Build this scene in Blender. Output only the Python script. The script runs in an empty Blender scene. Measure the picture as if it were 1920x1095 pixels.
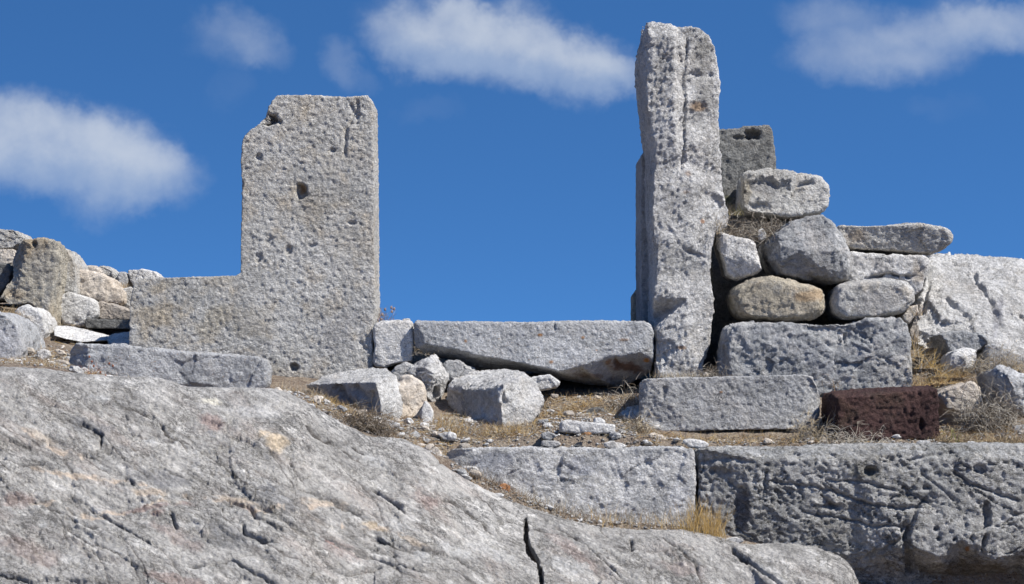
import bpy, bmesh, math, random
import numpy as np
from mathutils import Vector, geometry

# ------------------------------------------------------------------ camera, sky, sun, exposure
F = 3780.0            # focal length in photo pixels (photo is 1920 wide)
HX, HY = 960.0, 760.0 # level line of the camera in the photo
ZC = 1.6              # eye height above the lower path
scene = bpy.context.scene
C = scene.collection
def at(px, py, Y):
    return ((px-HX)/F*Y, Y, ZC+(HY-py)/F*Y)

cd = bpy.data.cameras.new('camera'); cam = bpy.data.objects.new('camera', cd); C.objects.link(cam)
cd.sensor_fit = 'HORIZONTAL'; cd.sensor_width = 36.0; cd.lens = F/1920*36.0
cd.shift_y = (HY-547.5)/1920
cd.clip_start = 0.1; cd.clip_end = 5000
cam.location = (0, 0, ZC); cam.rotation_euler = (math.radians(90), 0, 0)
scene.camera = cam

SUN_EL = math.radians(48)
SUN_AZ = math.radians(119)   # clockwise from +Y (away from camera) : right and slightly behind the camera
sd = Vector((math.sin(SUN_AZ)*math.cos(SUN_EL), math.cos(SUN_AZ)*math.cos(SUN_EL), math.sin(SUN_EL)))
ld = bpy.data.lights.new('sun', 'SUN'); ld.energy = 4.8; ld.angle = math.radians(0.5); ld.color = (1, 0.955, 0.885)
sun = bpy.data.objects.new('sun', ld); C.objects.link(sun)
sun.rotation_euler = sd.to_track_quat('Z', 'Y').to_euler(); sun.location = (3, -2, 9)

class NT:
    def __init__(s, nt): s.nt = nt
    def n(s, typ, **kw):
        o = s.nt.nodes.new(typ)
        for k, v in kw.items(): setattr(o, k, v)
        return o
    def l(s, a, b): s.nt.links.new(a, b)
    def put(s, sock, v):
        if isinstance(v, bpy.types.NodeSocket): s.l(v, sock)
        else: sock.default_value = v
    def m(s, op, a, b=None, c=None, clamp=False):
        o = s.n('ShaderNodeMath', operation=op, use_clamp=clamp)
        s.put(o.inputs[0], a)
        if b is not None: s.put(o.inputs[1], b)
        if c is not None: s.put(o.inputs[2], c)
        return o.outputs[0]
    def vm(s, op, a, b):
        o = s.n('ShaderNodeVectorMath', operation=op); s.put(o.inputs[0], a); s.put(o.inputs[1], b)
        return o.outputs[0]
    def mix(s, fac, a, b, mode='MIX'):
        o = s.n('ShaderNodeMix', data_type='RGBA', blend_type=mode)
        s.put(o.inputs[0], fac)
        for i, v in ((6, a), (7, b)):
            s.put(o.inputs[i], tuple(v)+(1,) if isinstance(v, (tuple, list)) and len(v) == 3 else v)
        return o.outputs[2]
    def ss(s, x, a, b):
        o = s.n('ShaderNodeMapRange', interpolation_type='SMOOTHSTEP')
        s.put(o.inputs[0], x); o.inputs[1].default_value = a; o.inputs[2].default_value = b
        return o.outputs[0]
    def noise(s, vec, scale, detail=4, rough=.55, dist=0):
        o = s.n('ShaderNodeTexNoise'); s.put(o.inputs['Vector'], vec)
        o.inputs['Scale'].default_value = scale; o.inputs['Detail'].default_value = detail
        o.inputs['Roughness'].default_value = rough; o.inputs['Distortion'].default_value = dist
        return o

world = bpy.data.worlds.new('World'); scene.world = world; world.use_nodes = True
w = NT(world.node_tree); world.node_tree.nodes.clear()
tc = w.n('ShaderNodeTexCoord')
sky = w.n('ShaderNodeTexSky', sky_type='NISHITA'); sky.sun_disc = False
sky.sun_elevation = SUN_EL; sky.sun_rotation = SUN_AZ
sky.altitude = 1500; sky.air_density = 1.0; sky.dust_density = 0.2; sky.ozone_density = 3.0
# the hill crest stands high: the sky seen over it is the deep part well above the haze line
sx = w.n('ShaderNodeSeparateXYZ'); w.l(tc.outputs['Generated'], sx.inputs[0])
cx = w.n('ShaderNodeCombineXYZ')
w.l(sx.outputs[0], cx.inputs[0]); w.l(sx.outputs[1], cx.inputs[1])
w.l(w.m('ADD', w.m('MULTIPLY', sx.outputs[2], 2.2), 0.27), cx.inputs[2])
nv = w.n('ShaderNodeVectorMath', operation='NORMALIZE'); w.l(cx.outputs[0], nv.inputs[0])
w.l(nv.outputs[0], sky.inputs[0])
skyc = w.mix(1.0, sky.outputs[0], (0.56, 1.09, 1.50), 'MULTIPLY')
# clouds: a few small cumulus, built in direction space from soft ellipses broken up by noise
yy = w.m('MAXIMUM', sx.outputs[1], 0.05)
U = w.m('DIVIDE', sx.outputs[0], yy); V = w.m('DIVIDE', sx.outputs[2], yy)
cuv = w.n('ShaderNodeCombineXYZ'); w.l(U, cuv.inputs[0]); w.l(V, cuv.inputs[1])
wn = w.noise(cuv.outputs[0], 16, 5, .6)
wn2 = w.noise(w.vm('ADD', cuv.outputs[0], (3.1, 1.7, 0)), 55, 4, .6)
def warp(sock, k1, k2, off):
    a = w.m('MULTIPLY', w.m('SUBTRACT', wn.outputs['Fac'] if off else w.n2, .5), k1)
    return w.m('ADD', sock, a)
sepc = w.n('ShaderNodeSeparateColor'); w.l(wn.outputs['Color'], sepc.inputs[0])
sepd = w.n('ShaderNodeSeparateColor'); w.l(wn2.outputs['Color'], sepd.inputs[0])
def wp(base, a, b):
    t = w.m('ADD', base, w.m('MULTIPLY', w.m('SUBTRACT', a, .5), .040))
    return w.m('ADD', t, w.m('MULTIPLY', w.m('SUBTRACT', b, .5), .012))
Uw = wp(U, sepc.outputs[0], sepd.outputs[0]); Vw = wp(V, sepc.outputs[1], sepd.outputs[1])
clouds = [  # px, py, rx, ry, slope, density
    (825, 58, 125, 78, .10, 1.0), (930, 82, 150, 82, .12, 1.0), (1040, 110, 140, 66, .12, .95), (1125, 132, 85, 42, .1, .75), (765, 62, 75, 55, 0, .4), (850, 10, 60, 30, 0, .6),
    (60, 262, 180, 84, .08, 1.0), (190, 292, 150, 94, .15, 1.0), (300, 328, 95, 66, .1, .75), (0, 300, 120, 60, .1, .6),
    (440, 45, 80, 52, 0, .45), (490, 75, 60, 34, .3, .3), (645, 110, 38, 46, .6, .30), (680, 145, 44, 20, .2, .14),
    (1590, 40, 120, 52, .1, .48), (1740, 70, 130, 64, -.2, .62), (1580, 115, 95, 48, .1, .48), (1850, 50, 110, 46, 0, .50),
    (1700, 135, 105, 36, -.1, .34), (1920, 45, 70, 38, 0, .35), (805, 210, 50, 26, 0, .10), (430, 150, 35, 44, 0, .09),
    (1770, 215, 60, 24, 0, .08)]
dens = None; tops = None
for (px, py, rx, ry, sl, dn) in clouds:
    u0, v0 = (px-HX)/F, (HY-py)/F
    du = w.m('SUBTRACT', Uw, u0)
    dv = w.m('ADD', w.m('SUBTRACT', Vw, v0), w.m('MULTIPLY', du, sl))
    a = w.m('DIVIDE', du, rx/F); b = w.m('DIVIDE', dv, ry/F)
    r2 = w.m('ADD', w.m('MULTIPLY', a, a), w.m('MULTIPLY', b, b))
    g = w.m('MULTIPLY', w.ss(r2, 1.9, -0.15), dn)
    dens = g if dens is None else w.m('SUBTRACT', w.m('ADD', dens, g), w.m('MULTIPLY', dens, g))
    t = w.m('MULTIPLY', g, b)
    tops = t if tops is None else w.m('ADD', tops, t)
det = w.noise(cuv.outputs[0], 24, 5, .52)
dens2 = w.m('MULTIPLY', dens, w.ss(w.m('ADD', det.outputs['Fac'], w.m('MULTIPLY', dens, .32)), .10, .94), clamp=True)
shade = w.ss(w.m('ADD', tops, w.m('MULTIPLY', w.m('SUBTRACT', det.outputs['Fac'], .5), 1.4)), -1.0, .7)
cc = w.mix(shade, (3.6, 4.5, 6.1), (5.9, 6.4, 7.1))
final = w.mix(w.m('MULTIPLY', dens2, .76), skyc, cc)
bg = w.n('ShaderNodeBackground'); w.l(final, bg.inputs[0]); bg.inputs[1].default_value = 0.075
wo = w.n('ShaderNodeOutputWorld'); w.l(bg.outputs[0], wo.inputs[0])

scene.view_settings.view_transform = 'Standard'; scene.view_settings.look = 'None'
scene.view_settings.exposure = 0.58; scene.view_settings.gamma = 1.0
scene.render.engine = 'CYCLES'; scene.cycles.max_bounces = 6

# ------------------------------------------------------------------ numpy noise
def hsh(ix, iy, iz, s):
    h = (ix.astype(np.int64)*374761393 + iy.astype(np.int64)*668265263 + iz.astype(np.int64)*2147483647 + s*974634777) & 0xffffffff
    h = ((h ^ (h >> 13))*1274126177) & 0xffffffff
    h = ((h ^ (h >> 15))*2246822519) & 0xffffffff
    h = h ^ (h >> 16)
    return (h & 0xffffff)/float(0xffffff)
def vnoise(p, s=0):                      # value noise in -1..1
    i = np.floor(p).astype(np.int64); f = p-i; f = f*f*f*(f*(f*6-15)+10)
    r = 0
    for dx in (0, 1):
        wx = f[:, 0] if dx else 1-f[:, 0]
        for dy in (0, 1):
            wy = f[:, 1] if dy else 1-f[:, 1]
            for dz in (0, 1):
                wz = f[:, 2] if dz else 1-f[:, 2]
                r = r + wx*wy*wz*hsh(i[:, 0]+dx, i[:, 1]+dy, i[:, 2]+dz, s)
    return r*2-1
ROT = np.array([[.36, .48, -.8], [-.8, .6, 0], [.48, .64, .6]])
def fbm(p, sc, octv=4, gain=.5, s=0):
    q = p*sc; a = 1; r = 0; t = 0
    for k in range(octv):
        r = r + a*vnoise(q, s+k*7); t += a; a *= gain; q = q@ROT*2.03+11.3
    return r/t*1.6
def worley(p, sc, s=0):                  # returns F1, F2, id-hash, vector to nearest point
    q = p*sc; i = np.floor(q).astype(np.int64)
    n = len(q); f1 = np.full(n, 9.); f2 = np.full(n, 9.); idh = np.zeros(n); vec = np.zeros((n, 3))
    for dx in (-1, 0, 1):
        for dy in (-1, 0, 1):
            for dz in (-1, 0, 1):
                cx_, cy_, cz_ = i[:, 0]+dx, i[:, 1]+dy, i[:, 2]+dz
                c = np.stack([cx_+hsh(cx_, cy_, cz_, s+1), cy_+hsh(cx_, cy_, cz_, s+2), cz_+hsh(cx_, cy_, cz_, s+3)], 1)
                v = q-c; d = np.sqrt((v*v).sum(1))
                m1 = d < f1
                f2 = np.where(m1, f1, np.minimum(f2, d))
                vec[m1] = v[m1]; idh[m1] = hsh(cx_, cy_, cz_, s+4)[m1]
                f1 = np.where(m1, d, f1)
    return f1, f2, idh, vec
def facets(p, sc, s=0):                  # broken planes: every cell gets a tilted plane
    pw = p+np.stack([fbm(p, sc*1.3, 2, .5, s+20), fbm(p, sc*1.3, 2, .5, s+30), fbm(p, sc*1.3, 2, .5, s+40)], 1)*(.22/sc)
    f1, f2, idh, v = worley(pw, sc, s)
    a = idh*6.283*7; b = ((idh*977) % 1)*2-1
    g = np.stack([np.cos(a)*np.sqrt(1-b*b), np.sin(a)*np.sqrt(1-b*b), b], 1)
    return (v*g).sum(1)*1.1+(((idh*331) % 1)-.5)*.5, f2-f1
def ss(x, a, b):
    t = np.clip((x-a)/(b-a), 0, 1); return t*t*(3-2*t)
def smooth_mesh(co, ed, it, lam=.5):
    n = len(co); cnt = np.bincount(ed.ravel(), minlength=n)[:, None].clip(1)
    for _ in range(it):
        acc = np.zeros_like(co)
        for k in range(3):
            acc[:, k] = np.bincount(ed[:, 0], weights=co[ed[:, 1], k], minlength=n)+np.bincount(ed[:, 1], weights=co[ed[:, 0], k], minlength=n)
        co = co+(acc/cnt-co)*lam
    return co
def poly_dist(x, y, pts):
    d = np.full(len(x), 1e9); tt = np.zeros(len(x)); L = len(pts)-1
    for k in range(L):
        ax, ay = pts[k]; bx, by = pts[k+1]; vx, vy = bx-ax, by-ay
        t = np.clip(((x-ax)*vx+(y-ay)*vy)/(vx*vx+vy*vy+1e-9), 0, 1)
        dd = np.hypot(x-ax-t*vx, y-ay-t*vy)
        m = dd < d; d[m] = dd[m]; tt[m] = ((k+t)/L)[m]
    return d, tt

# ------------------------------------------------------------------ displacement styles (metres)
def chips(p, sc, octv, s, gain=.5):       # angular chipped relief on several scales, never rounded
    r = 0; a = 1
    for k in range(octv):
        f, e = facets(p, sc, s+k*13); r = r+f*a*.6; a *= gain; sc *= 2.15
    return r
def style_disp(style, p, s):
    if style == 'pecked':        # hammered flat faces
        q = (p@np.array([[.8, 0, .6], [0, 1, 0], [-.6, 0, .8]]))*np.array([1, 1, .7])
        d = fbm(p, 2.5, 2, .5, s)*.004 + chips(q, 46, 2, s+3, .8)*.0017 + fbm(p, 75, 2, .7, s+9)*.0029
        h = fbm(p, 15, 3, .6, s+50); d -= ss(h, .8, 1.1)*.004*ss(fbm(p, 4, 2, .5, s+51), .1, .5)
        return d
    if style == 'tooled':        # vertical rough tooling, deeper
        q = (p@np.array([[.85, 0, .5], [0, 1, 0], [-.5, 0, .85]]))*np.array([1, 1, .6])
        return fbm(p, 2.5, 2, .5, s)*.006 + chips(q, 15, 4, s+5, .78)*.0058 + fbm(q, 60, 2, .7, s+3)*.0042
    if style == 'smooth':        # weathered round boulders
        return fbm(p, 4, 2, .5, s)*.007 + chips(p, 7, 5, s+5, .6)*.0105 + fbm(p, 50, 3, .65, s+3)*.0030
    if style == 'broken':        # broken faces with planes and cracks
        fa, e = facets(p, 5.5, s+5)
        d = chips(p, 5.5, 5, s+5, .60)*.018+fbm(p, 3, 2, .5, s)*.008+fbm(p, 55, 2, .7, s+3)*.0034
        return d-ss(e, .03, 0)*.0045
    if style == 'faceted':       # big outcrop: large flat broken planes
        return chips(p, 2.6, 7, s+5, .58)*.034+fbm(p, 55, 2, .7, s+3)*.004
    if style == 'cracked':       # eaten, cracked and pitted
        q = (p@np.array([[.92, 0, .38], [0, 1, 0], [-.38, 0, .92]]))*np.array([.6, 1, 1.3])
        fa, e = facets(q, 7, s+5); fb, e2 = facets(q, 16, s+8)
        d = chips(q, 7, 6, s+5, .72)*.0066+fbm(p, 2.0, 2, .5, s)*.008+fbm(p, 50, 2, .7, s+3)*.004
        d -= ss(e, .03, 0)*.012*ss(fbm(p, 3, 2, .5, s+60), -.3, .3)+ss(e2, .05, 0)*.007*ss(fbm(p, 3, 2, .5, s+61), -.2, .3)
        rg = 1-np.abs(fbm(q, 6, 4, .6, s+66)); d -= ss(rg, .972, 1)*.012
        f1, _, _, _ = worley(p, 22, s+70)
        d -= ss(f1, .30, .16)*.009*ss(fbm(p, 3, 2, .5, s+80), .1, .5)
        return d
    if style == 'grain':         # grainy dark volcanic block
        q = (p@np.array([[.8, 0, .6], [0, 1, 0], [-.6, 0, .8]]))*np.array([1, 1, .5])
        return chips(q, 36, 2, s+5, .8)*.0045+fbm(p, 70, 2, .7, s+3)*.004+fbm(p, 4, 2, .5, s)*.003
    return fbm(p, 4, 3, .5, s)*.01

# ------------------------------------------------------------------ materials
def stone_mat(name, c1, c2, c3, warm=(.36, .25, .14), warm_amt=.3, speck=.5, rough=.9, bump=.5, bscale=90, veins=0., lichen=.0, dirty=.5, crack=.7, strata=0, mscale=1., fine=0.):
    m = bpy.data.materials.new(name); m.use_nodes = True
    t = NT(m.node_tree); m.node_tree.nodes.clear()
    tc = t.n('ShaderNodeTexCoord'); oi = t.n('ShaderNodeObjectInfo')
    off = t.n('ShaderNodeCombineXYZ')
    t.l(t.m('MULTIPLY', oi.outputs['Random'], 37.), off.inputs[0]); t.l(t.m('MULTIPLY', oi.outputs['Random'], 91.), off.inputs[1])
    P = t.vm('ADD', tc.outputs['Object'], off.outputs[0])
    P0 = P
    if mscale != 1: P = t.vm('MULTIPLY', P, (mscale,)*3)
    if strata:
        mp = t.n('ShaderNodeMapping'); t.l(P, mp.inputs[0]); mp.inputs['Rotation'].default_value = (0, math.radians(-strata), 0)
        sc_ = t.vm('MULTIPLY', mp.outputs[0], (.8, 1.7, 3.1)); P = sc_
    n1 = t.noise(P, 2.6, 6, .62, .6).outputs['Fac']
    n2 = t.noise(t.vm('ADD', P, (5, 3, 1)), 9, 6, .65, .3).outputs['Fac']
    n3 = t.noise(t.vm('ADD', P, (9, 1, 7)), 45, 5, .7).outputs['Fac']
    n4 = t.noise(t.vm('ADD', P, (2, 8, 4)), 150, 3, .7).outputs['Fac']
    col = t.mix(t.ss(n1, .36, .64), c1, c2)
    col = t.mix(t.ss(n2, .48, .70), col, c3)
    # dark weathering film
    col = t.mix(t.m('MULTIPLY', t.ss(t.noise(t.vm('ADD', P, (1, 4, 9)), 5, 7, .7, .8).outputs['Fac'], .50, .70), dirty), col, tuple(x*.55 for x in c1))
    # warm stains
    wmask = t.ss(t.noise(t.vm('ADD', P, (7, 7, 2)), 3.4, 7, .68, .5).outputs['Fac'], .50, .72)
    col = t.mix(t.m('MULTIPLY', wmask, warm_amt), col, warm)
    # speckle of crystals and grains
    sp = t.m('ADD', t.m('MULTIPLY', t.m('SUBTRACT', n3, .5), 2.4*speck), t.m('MULTIPLY', t.m('SUBTRACT', n4, .5), 2.6*speck))
    hs = t.n('ShaderNodeHueSaturation'); t.l(col, hs.inputs['Color']); t.l(t.m('ADD', sp, 1.0), hs.inputs['Value'])
    col = hs.outputs[0]
    if veins:
        vt = t.n('ShaderNodeTexWave', wave_type='BANDS', bands_direction='DIAGONAL'); t.l(P, vt.inputs[0])
        vt.inputs['Scale'].default_value = 2.2; vt.inputs['Distortion'].default_value = 14; vt.inputs['Detail'].default_value = 5; vt.inputs['Detail Roughness'].default_value = .7
        col = t.mix(t.m('MULTIPLY', t.ss(vt.outputs['Fac'], .90, 1.), veins), col, (.52, .50, .48))
    if lichen:
        ln = t.n('ShaderNodeTexVoronoi'); t.l(t.vm('ADD', P, t.noise(P, 30, 3).outputs['Color']), ln.inputs['Vector']); ln.inputs['Scale'].default_value = 7
        lm = t.m('MULTIPLY', t.ss(ln.outputs['Distance'], .20, .12), t.ss(t.noise(P, 60, 3).outputs['Fac'], .45, .55))
        col = t.mix(t.m('MULTIPLY', lm, lichen), col, (.38, .18, .05))
    # hairline cracks filled with dark dirt
    ck = t.n('ShaderNodeTexVoronoi', feature='DISTANCE_TO_EDGE'); ck.inputs['Scale'].default_value = 6.5
    t.l(t.vm('ADD', P, t.vm('MULTIPLY', t.noise(P, 11, 6, .7).outputs['Color'], (.32, .32, .32))), ck.inputs['Vector'])
    ckm = t.m('MULTIPLY', t.ss(ck.outputs['Distance'], .022, .003), t.ss(t.noise(t.vm('ADD', P, (3, 3, 3)), 4, 3).outputs['Fac'], .46, .60))
    col = t.mix(t.m('MULTIPLY', ckm, crack), col, (.045, .042, .04))
    c2 = None
    if fine:
        m2 = t.n('ShaderNodeMapping'); t.l(P0, m2.inputs[0]); m2.inputs['Rotation'].default_value = (0, math.radians(-(strata or 20)), 0)
        Q2 = t.vm('MULTIPLY', m2.outputs[0], (.45, 1, 1.35))
        k2 = t.n('ShaderNodeTexVoronoi', feature='DISTANCE_TO_EDGE'); k2.inputs['Scale'].default_value = 17
        t.l(t.vm('ADD', Q2, t.vm('MULTIPLY', t.noise(Q2, 14, 6, .75).outputs['Color'], (.22, .22, .22))), k2.inputs['Vector'])
        c2 = t.m('MULTIPLY', t.ss(k2.outputs['Distance'], .055, .008), t.ss(t.noise(t.vm('ADD', P0, (8, 3, 3)), 5, 4).outputs['Fac'], .42, .58))
        col = t.mix(t.m('MULTIPLY', c2, fine), col, (.06, .056, .052))
    at_ = t.n('ShaderNodeAttribute', attribute_name='stain_shading')
    col = t.mix(at_.outputs['Alpha'], col, t.mix(1., at_.outputs['Color'], t.mix(t.ss(n3, .3, .7), (.7, .7, .7), (1.15, 1.15, 1.15)), 'MULTIPLY'))
    # fine relief
    P = P0
    b1 = t.noise(P, bscale, 6, .82).outputs['Fac']
    vor = t.n('ShaderNodeTexVoronoi'); t.l(P, vor.inputs['Vector']); vor.inputs['Scale'].default_value = bscale*1.1
    cr = t.n('ShaderNodeTexVoronoi', feature='DISTANCE_TO_EDGE'); t.l(t.vm('ADD', P, t.noise(P, 8, 4).outputs['Color']), cr.inputs['Vector']); cr.inputs['Scale'].default_value = 5
    h = t.m('ADD', t.m('ADD', b1, t.m('MULTIPLY', vor.outputs['Distance'], .35)), t.m('MULTIPLY', t.ss(cr.outputs['Distance'], 0, .022), .35))
    if c2 is not None: h = t.m('SUBTRACT', h, t.m('MULTIPLY', c2, .6*fine))
    bp = t.n('ShaderNodeBump'); t.l(h, bp.inputs['Height']); bp.inputs['Strength'].default_value = min(1, bump*1.4); bp.inputs['Distance'].default_value = .015
    bs = t.n('ShaderNodeBsdfPrincipled'); t.l(col, bs.inputs['Base Color']); bs.inputs['Roughness'].default_value = rough
    bs.inputs['Specular IOR Level'].default_value = .25
    t.l(bp.outputs[0], bs.inputs['Normal'])
    o = t.n('ShaderNodeOutputMaterial'); t.l(bs.outputs[0], o.inputs[0])
    return m
M = {
 'slab':  stone_mat('limestone_warm_grey', (0.47, 0.462, 0.44), (0.58, 0.57, 0.545), (0.52, 0.47, 0.4), warm_amt=.35, warm=(.42, .34, .23), bump=.7),
 'grey':  stone_mat('limestone_grey', (0.35, 0.352, 0.355), (0.48, 0.478, 0.47), (0.42, 0.415, 0.41), warm_amt=.12, bump=.6),
 'sill':  stone_mat('limestone_bluish', (0.37, 0.378, 0.39), (0.51, 0.512, 0.515), (0.43, 0.432, 0.43), warm_amt=.12, lichen=.7, bump=.6),
 'wall':  stone_mat('limestone_cracked', (0.37, 0.37, 0.36), (0.5, 0.495, 0.48), (0.6, 0.59, 0.565), warm=(.36,.31,.24), warm_amt=.25, bump=.8, mscale=1.5, fine=.75, crack=1.),
 'blue':  stone_mat('limestone_slate', (0.275, 0.282, 0.29), (0.38, 0.382, 0.38), (0.48, 0.478, 0.47), warm_amt=.10, veins=.5, bump=.55),
 'white': stone_mat('marble_white', (.58,.57,.555), (.70,.69,.67), (.50,.49,.475), warm_amt=.22, warm=(.45, .36, .26), bump=.6, dirty=.25),
 'tan':   stone_mat('limestone_tan', (.36, .325, .26), (.47, .415, .325), (.34, .325, .295), warm=(.40, .25, .11), warm_amt=.45, bump=.6),
 'paletan': stone_mat('limestone_pale_tan', (.42, .385, .32), (.52, .48, .40), (.36, .35, .32), warm=(.44, .31, .16), warm_amt=.5, bump=.7),
 'jamb':  stone_mat('weathered_marble', (.56,.552,.54), (.69,.68,.662), (.49,.483,.47), warm=(.44,.36,.27), warm_amt=.3, bump=.7, dirty=.55, crack=.9, mscale=1.6, fine=.25),
 'cream': stone_mat('limestone_cream', (.52, .45, .37), (.60, .54, .47), (.50, .47, .43), warm_amt=.2, bump=.5, dirty=.2),
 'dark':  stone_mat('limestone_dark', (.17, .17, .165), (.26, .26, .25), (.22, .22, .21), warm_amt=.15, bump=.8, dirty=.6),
 'red':   stone_mat('volcanic_red', (0.058, 0.03, 0.029), (0.105, 0.058, 0.052), (0.075, 0.048, 0.042), warm=(.10, .065, .03), warm_amt=.3, bump=.9, bscale=70, dirty=.3),
 'orange':stone_mat('ochre_stone', (.42, .20, .09), (.48, .27, .13), (.36, .20, .11), warm_amt=.3),
 'bed':   stone_mat('bedrock_marble', (.355,.343,.325), (.475,.457,.43), (.67,.65,.615), warm=(.40, .30, .25), warm_amt=.35, veins=.0, bump=.7, bscale=60, dirty=.75, speck=.5, crack=1, strata=33, fine=.6),
 'ledge': stone_mat('ledge_marble', (0.47, 0.473, 0.475), (0.68, 0.675, 0.665), (0.8, 0.79, 0.77), warm_amt=.12, bump=.7, dirty=.7, crack=1., mscale=2.6, fine=.55),
 'soilstone': stone_mat('soil_stained_stone', (.34, .30, .26), (.42, .38, .33), (.36, .33, .30), warm_amt=.3),
}

# ------------------------------------------------------------------ tagging
def tag(o, label, cat, group=None, kind=None):
    if label: o['label'] = label
    if cat: o['category'] = cat
    if group: o['group'] = group
    if kind: o['kind'] = kind
    return o
def link_mesh(name, me, origin=(0, 0, 0), mats=()):
    o = bpy.data.objects.new(name, me); C.objects.link(o); o.location = origin
    for m in mats: me.materials.append(m)
    return o

def apply_stains_shading(me, co, px, py, front, stains_shading, s):  # colour patches: real stains, plus some painted light and shade
    n = len(co); colr = np.zeros((n, 4)); colr[:, :3] = .5
    if stains_shading:
        nz = fbm(co, 14, 4, .6, s+200)
        for st in stains_shading:
            sx_, sy_, rx, ry, ang, rgb, a = st
            ca, sa = math.cos(math.radians(ang)), math.sin(math.radians(ang))
            dx, dy = px-sx_, py-sy_
            u = (dx*ca+dy*sa)/rx; v = (-dx*sa+dy*ca)/ry
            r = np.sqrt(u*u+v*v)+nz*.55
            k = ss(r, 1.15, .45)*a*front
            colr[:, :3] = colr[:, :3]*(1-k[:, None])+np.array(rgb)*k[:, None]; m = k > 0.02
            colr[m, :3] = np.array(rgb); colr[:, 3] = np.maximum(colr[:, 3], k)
    at_ = me.attributes.new('stain_shading', 'FLOAT_COLOR', 'POINT')
    at_.data.foreach_set('color', colr.astype(np.float32).ravel())

# ------------------------------------------------------------------ stone builder
SEED = [100]
def stone(name, label, cat, pts, Y, D, mat='grey', style='smooth', rnd=.12, vox=None, inner=(), back=.94, sm=None,
          dents=(), cracks=(), stains_shading=(), ridges=(), amp=1.0, group=None, seed=None, maxoff=None):
    """pts: outline (px,py[,dy]) of the visible face read off the photo and set at distance Y (m); dy = metres further back.
       The body is real: a front face with its own facets, full girth behind the chamfer, and a back at Y+D."""
    SEED[0] += 17; s = seed if seed is not None else SEED[0]
    P = [(p[0], p[1], (p[2] if len(p) > 2 else 0.)) for p in pts]
    cxp = sum(p[0] for p in P)/len(P); cyp = sum(p[1] for p in P)/len(P)
    wm = max(p[0] for p in P)-min(p[0] for p in P); hm = max(p[1] for p in P)-min(p[1] for p in P)
    size = min(wm, hm)/F*Y
    bev = min(size*rnd*1.6, D*.45)
    bm = bmesh.new()
    f2d = [Vector((cxp+(p[0]-cxp)*(1-rnd), cyp+(p[1]-cyp)*(1-rnd))) for p in P]
    n = len(P)
    inn = [Vector((i[0], i[1])) for i in inner]
    inner = list(inner); ce = [(i, (i+1) % n) for i in range(n)]
    for rl in ridges:
        first = True
        for (a, b) in zip(rl[:-1], rl[1:]):
            m_ = max(1, int(math.hypot(b[0]-a[0], b[1]-a[1])/14))
            for q_ in range(0 if first else 1, m_+1):
                t_ = q_/m_; pt = tuple(a[c]+(b[c]-a[c])*t_ for c in range(3))
                inner.append(pt); inn.append(Vector(pt[:2]))
                if not (first and q_ == 0): ce.append((n+len(inn)-2, n+len(inn)-1))
            first = False
    vs, es, fs, ov, oe, of = geometry.delaunay_2d_cdt(f2d+inn, ce, [], 1, 1e-4)
    dys = []
    for k, v in enumerate(vs):
        o = ov[k][0] if ov[k] else 0
        dys.append(P[o][2] if o < n else inner[o-n][2])
    fv = [bm.verts.new(at(v.x, v.y, Y+dys[k])) for k, v in enumerate(vs)]
    idx = {}
    for k, src in enumerate(ov):
        for o in src:
            if o < n: idx[o] = fv[k]
    for f in fs:
        try: bm.faces.new([fv[i] for i in f])
        except ValueError: pass
    ring1 = [idx[i] for i in range(n)]
    ring2 = [bm.verts.new(at(p[0], p[1], Y+p[2]+bev+.001)) for p in P] if rnd > 0 else ring1
    def ring_back(sc, dep):
        r = []
        for k, p in enumerate(P):
            X, _, Z = at(p[0], p[1], Y+p[2]+bev); Xc, _, Zc = at(cxp, cyp, Y+bev)
            r.append(bm.verts.new((Xc+(X-Xc)*sc, max(Y+dep, Y+p[2]+bev+.02), Zc+(Z-Zc)*sc)))
        return r
    ring3 = ring_back(back, D*.75); ring4 = ring_back(back*(1-rnd), D)
    def bridge(a, b):
        for i in range(n):
            j = (i+1) % n
            if a[i] is b[i]: continue
            try: bm.faces.new([a[i], a[j], b[j], b[i]])
            except ValueError: pass
    if rnd > 0: bridge(ring1, ring2)
    bridge(ring2, ring3); bridge(ring3, ring4)
    try: bm.faces.new(ring4)
    except ValueError: pass
    bmesh.ops.recalc_face_normals(bm, faces=bm.faces[:])
    me = bpy.data.meshes.new(name); bm.to_mesh(me); bm.free()
    tmp = bpy.data.objects.new('tmp', me); C.objects.link(tmp)
    if vox is None: vox = min(.006, max(.0032, size/30))
    md = tmp.modifiers.new('r', 'REMESH'); md.mode = 'VOXEL'; md.voxel_size = vox; md.adaptivity = 0
    dg = bpy.context.evaluated_depsgraph_get()
    me2 = bpy.data.meshes.new_from_object(tmp.evaluated_get(dg))
    bpy.data.objects.remove(tmp); bpy.data.meshes.remove(me)
    nv = len(me2.vertices)
    co = np.empty(nv*3); me2.vertices.foreach_get('co', co); co = co.reshape(-1, 3)
    ed = np.empty(len(me2.edges)*2, dtype=np.int32); me2.edges.foreach_get('vertices', ed); ed = ed.reshape(-1, 2)
    if sm is None: sm = 6
    co = smooth_mesh(co, ed, sm)
    me2.vertices.foreach_set('co', co.ravel()); me2.update()
    nr = np.empty(nv*3); me2.vertices.foreach_get('normal', nr); nr = nr.reshape(-1, 3)
    sc = min(1., .35+size/.35)*amp                   # small stones get smaller relief
    d = style_disp(style, co, s)*sc
    d -= .002
    px = HX+co[:, 0]/co[:, 1]*F; py = HY-(co[:, 2]-ZC)/co[:, 1]*F
    view = co-np.array([0, 0, ZC]); view /= np.linalg.norm(view, axis=1)[:, None]
    front = ss(-(nr*view).sum(1), .0, .25)
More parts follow.
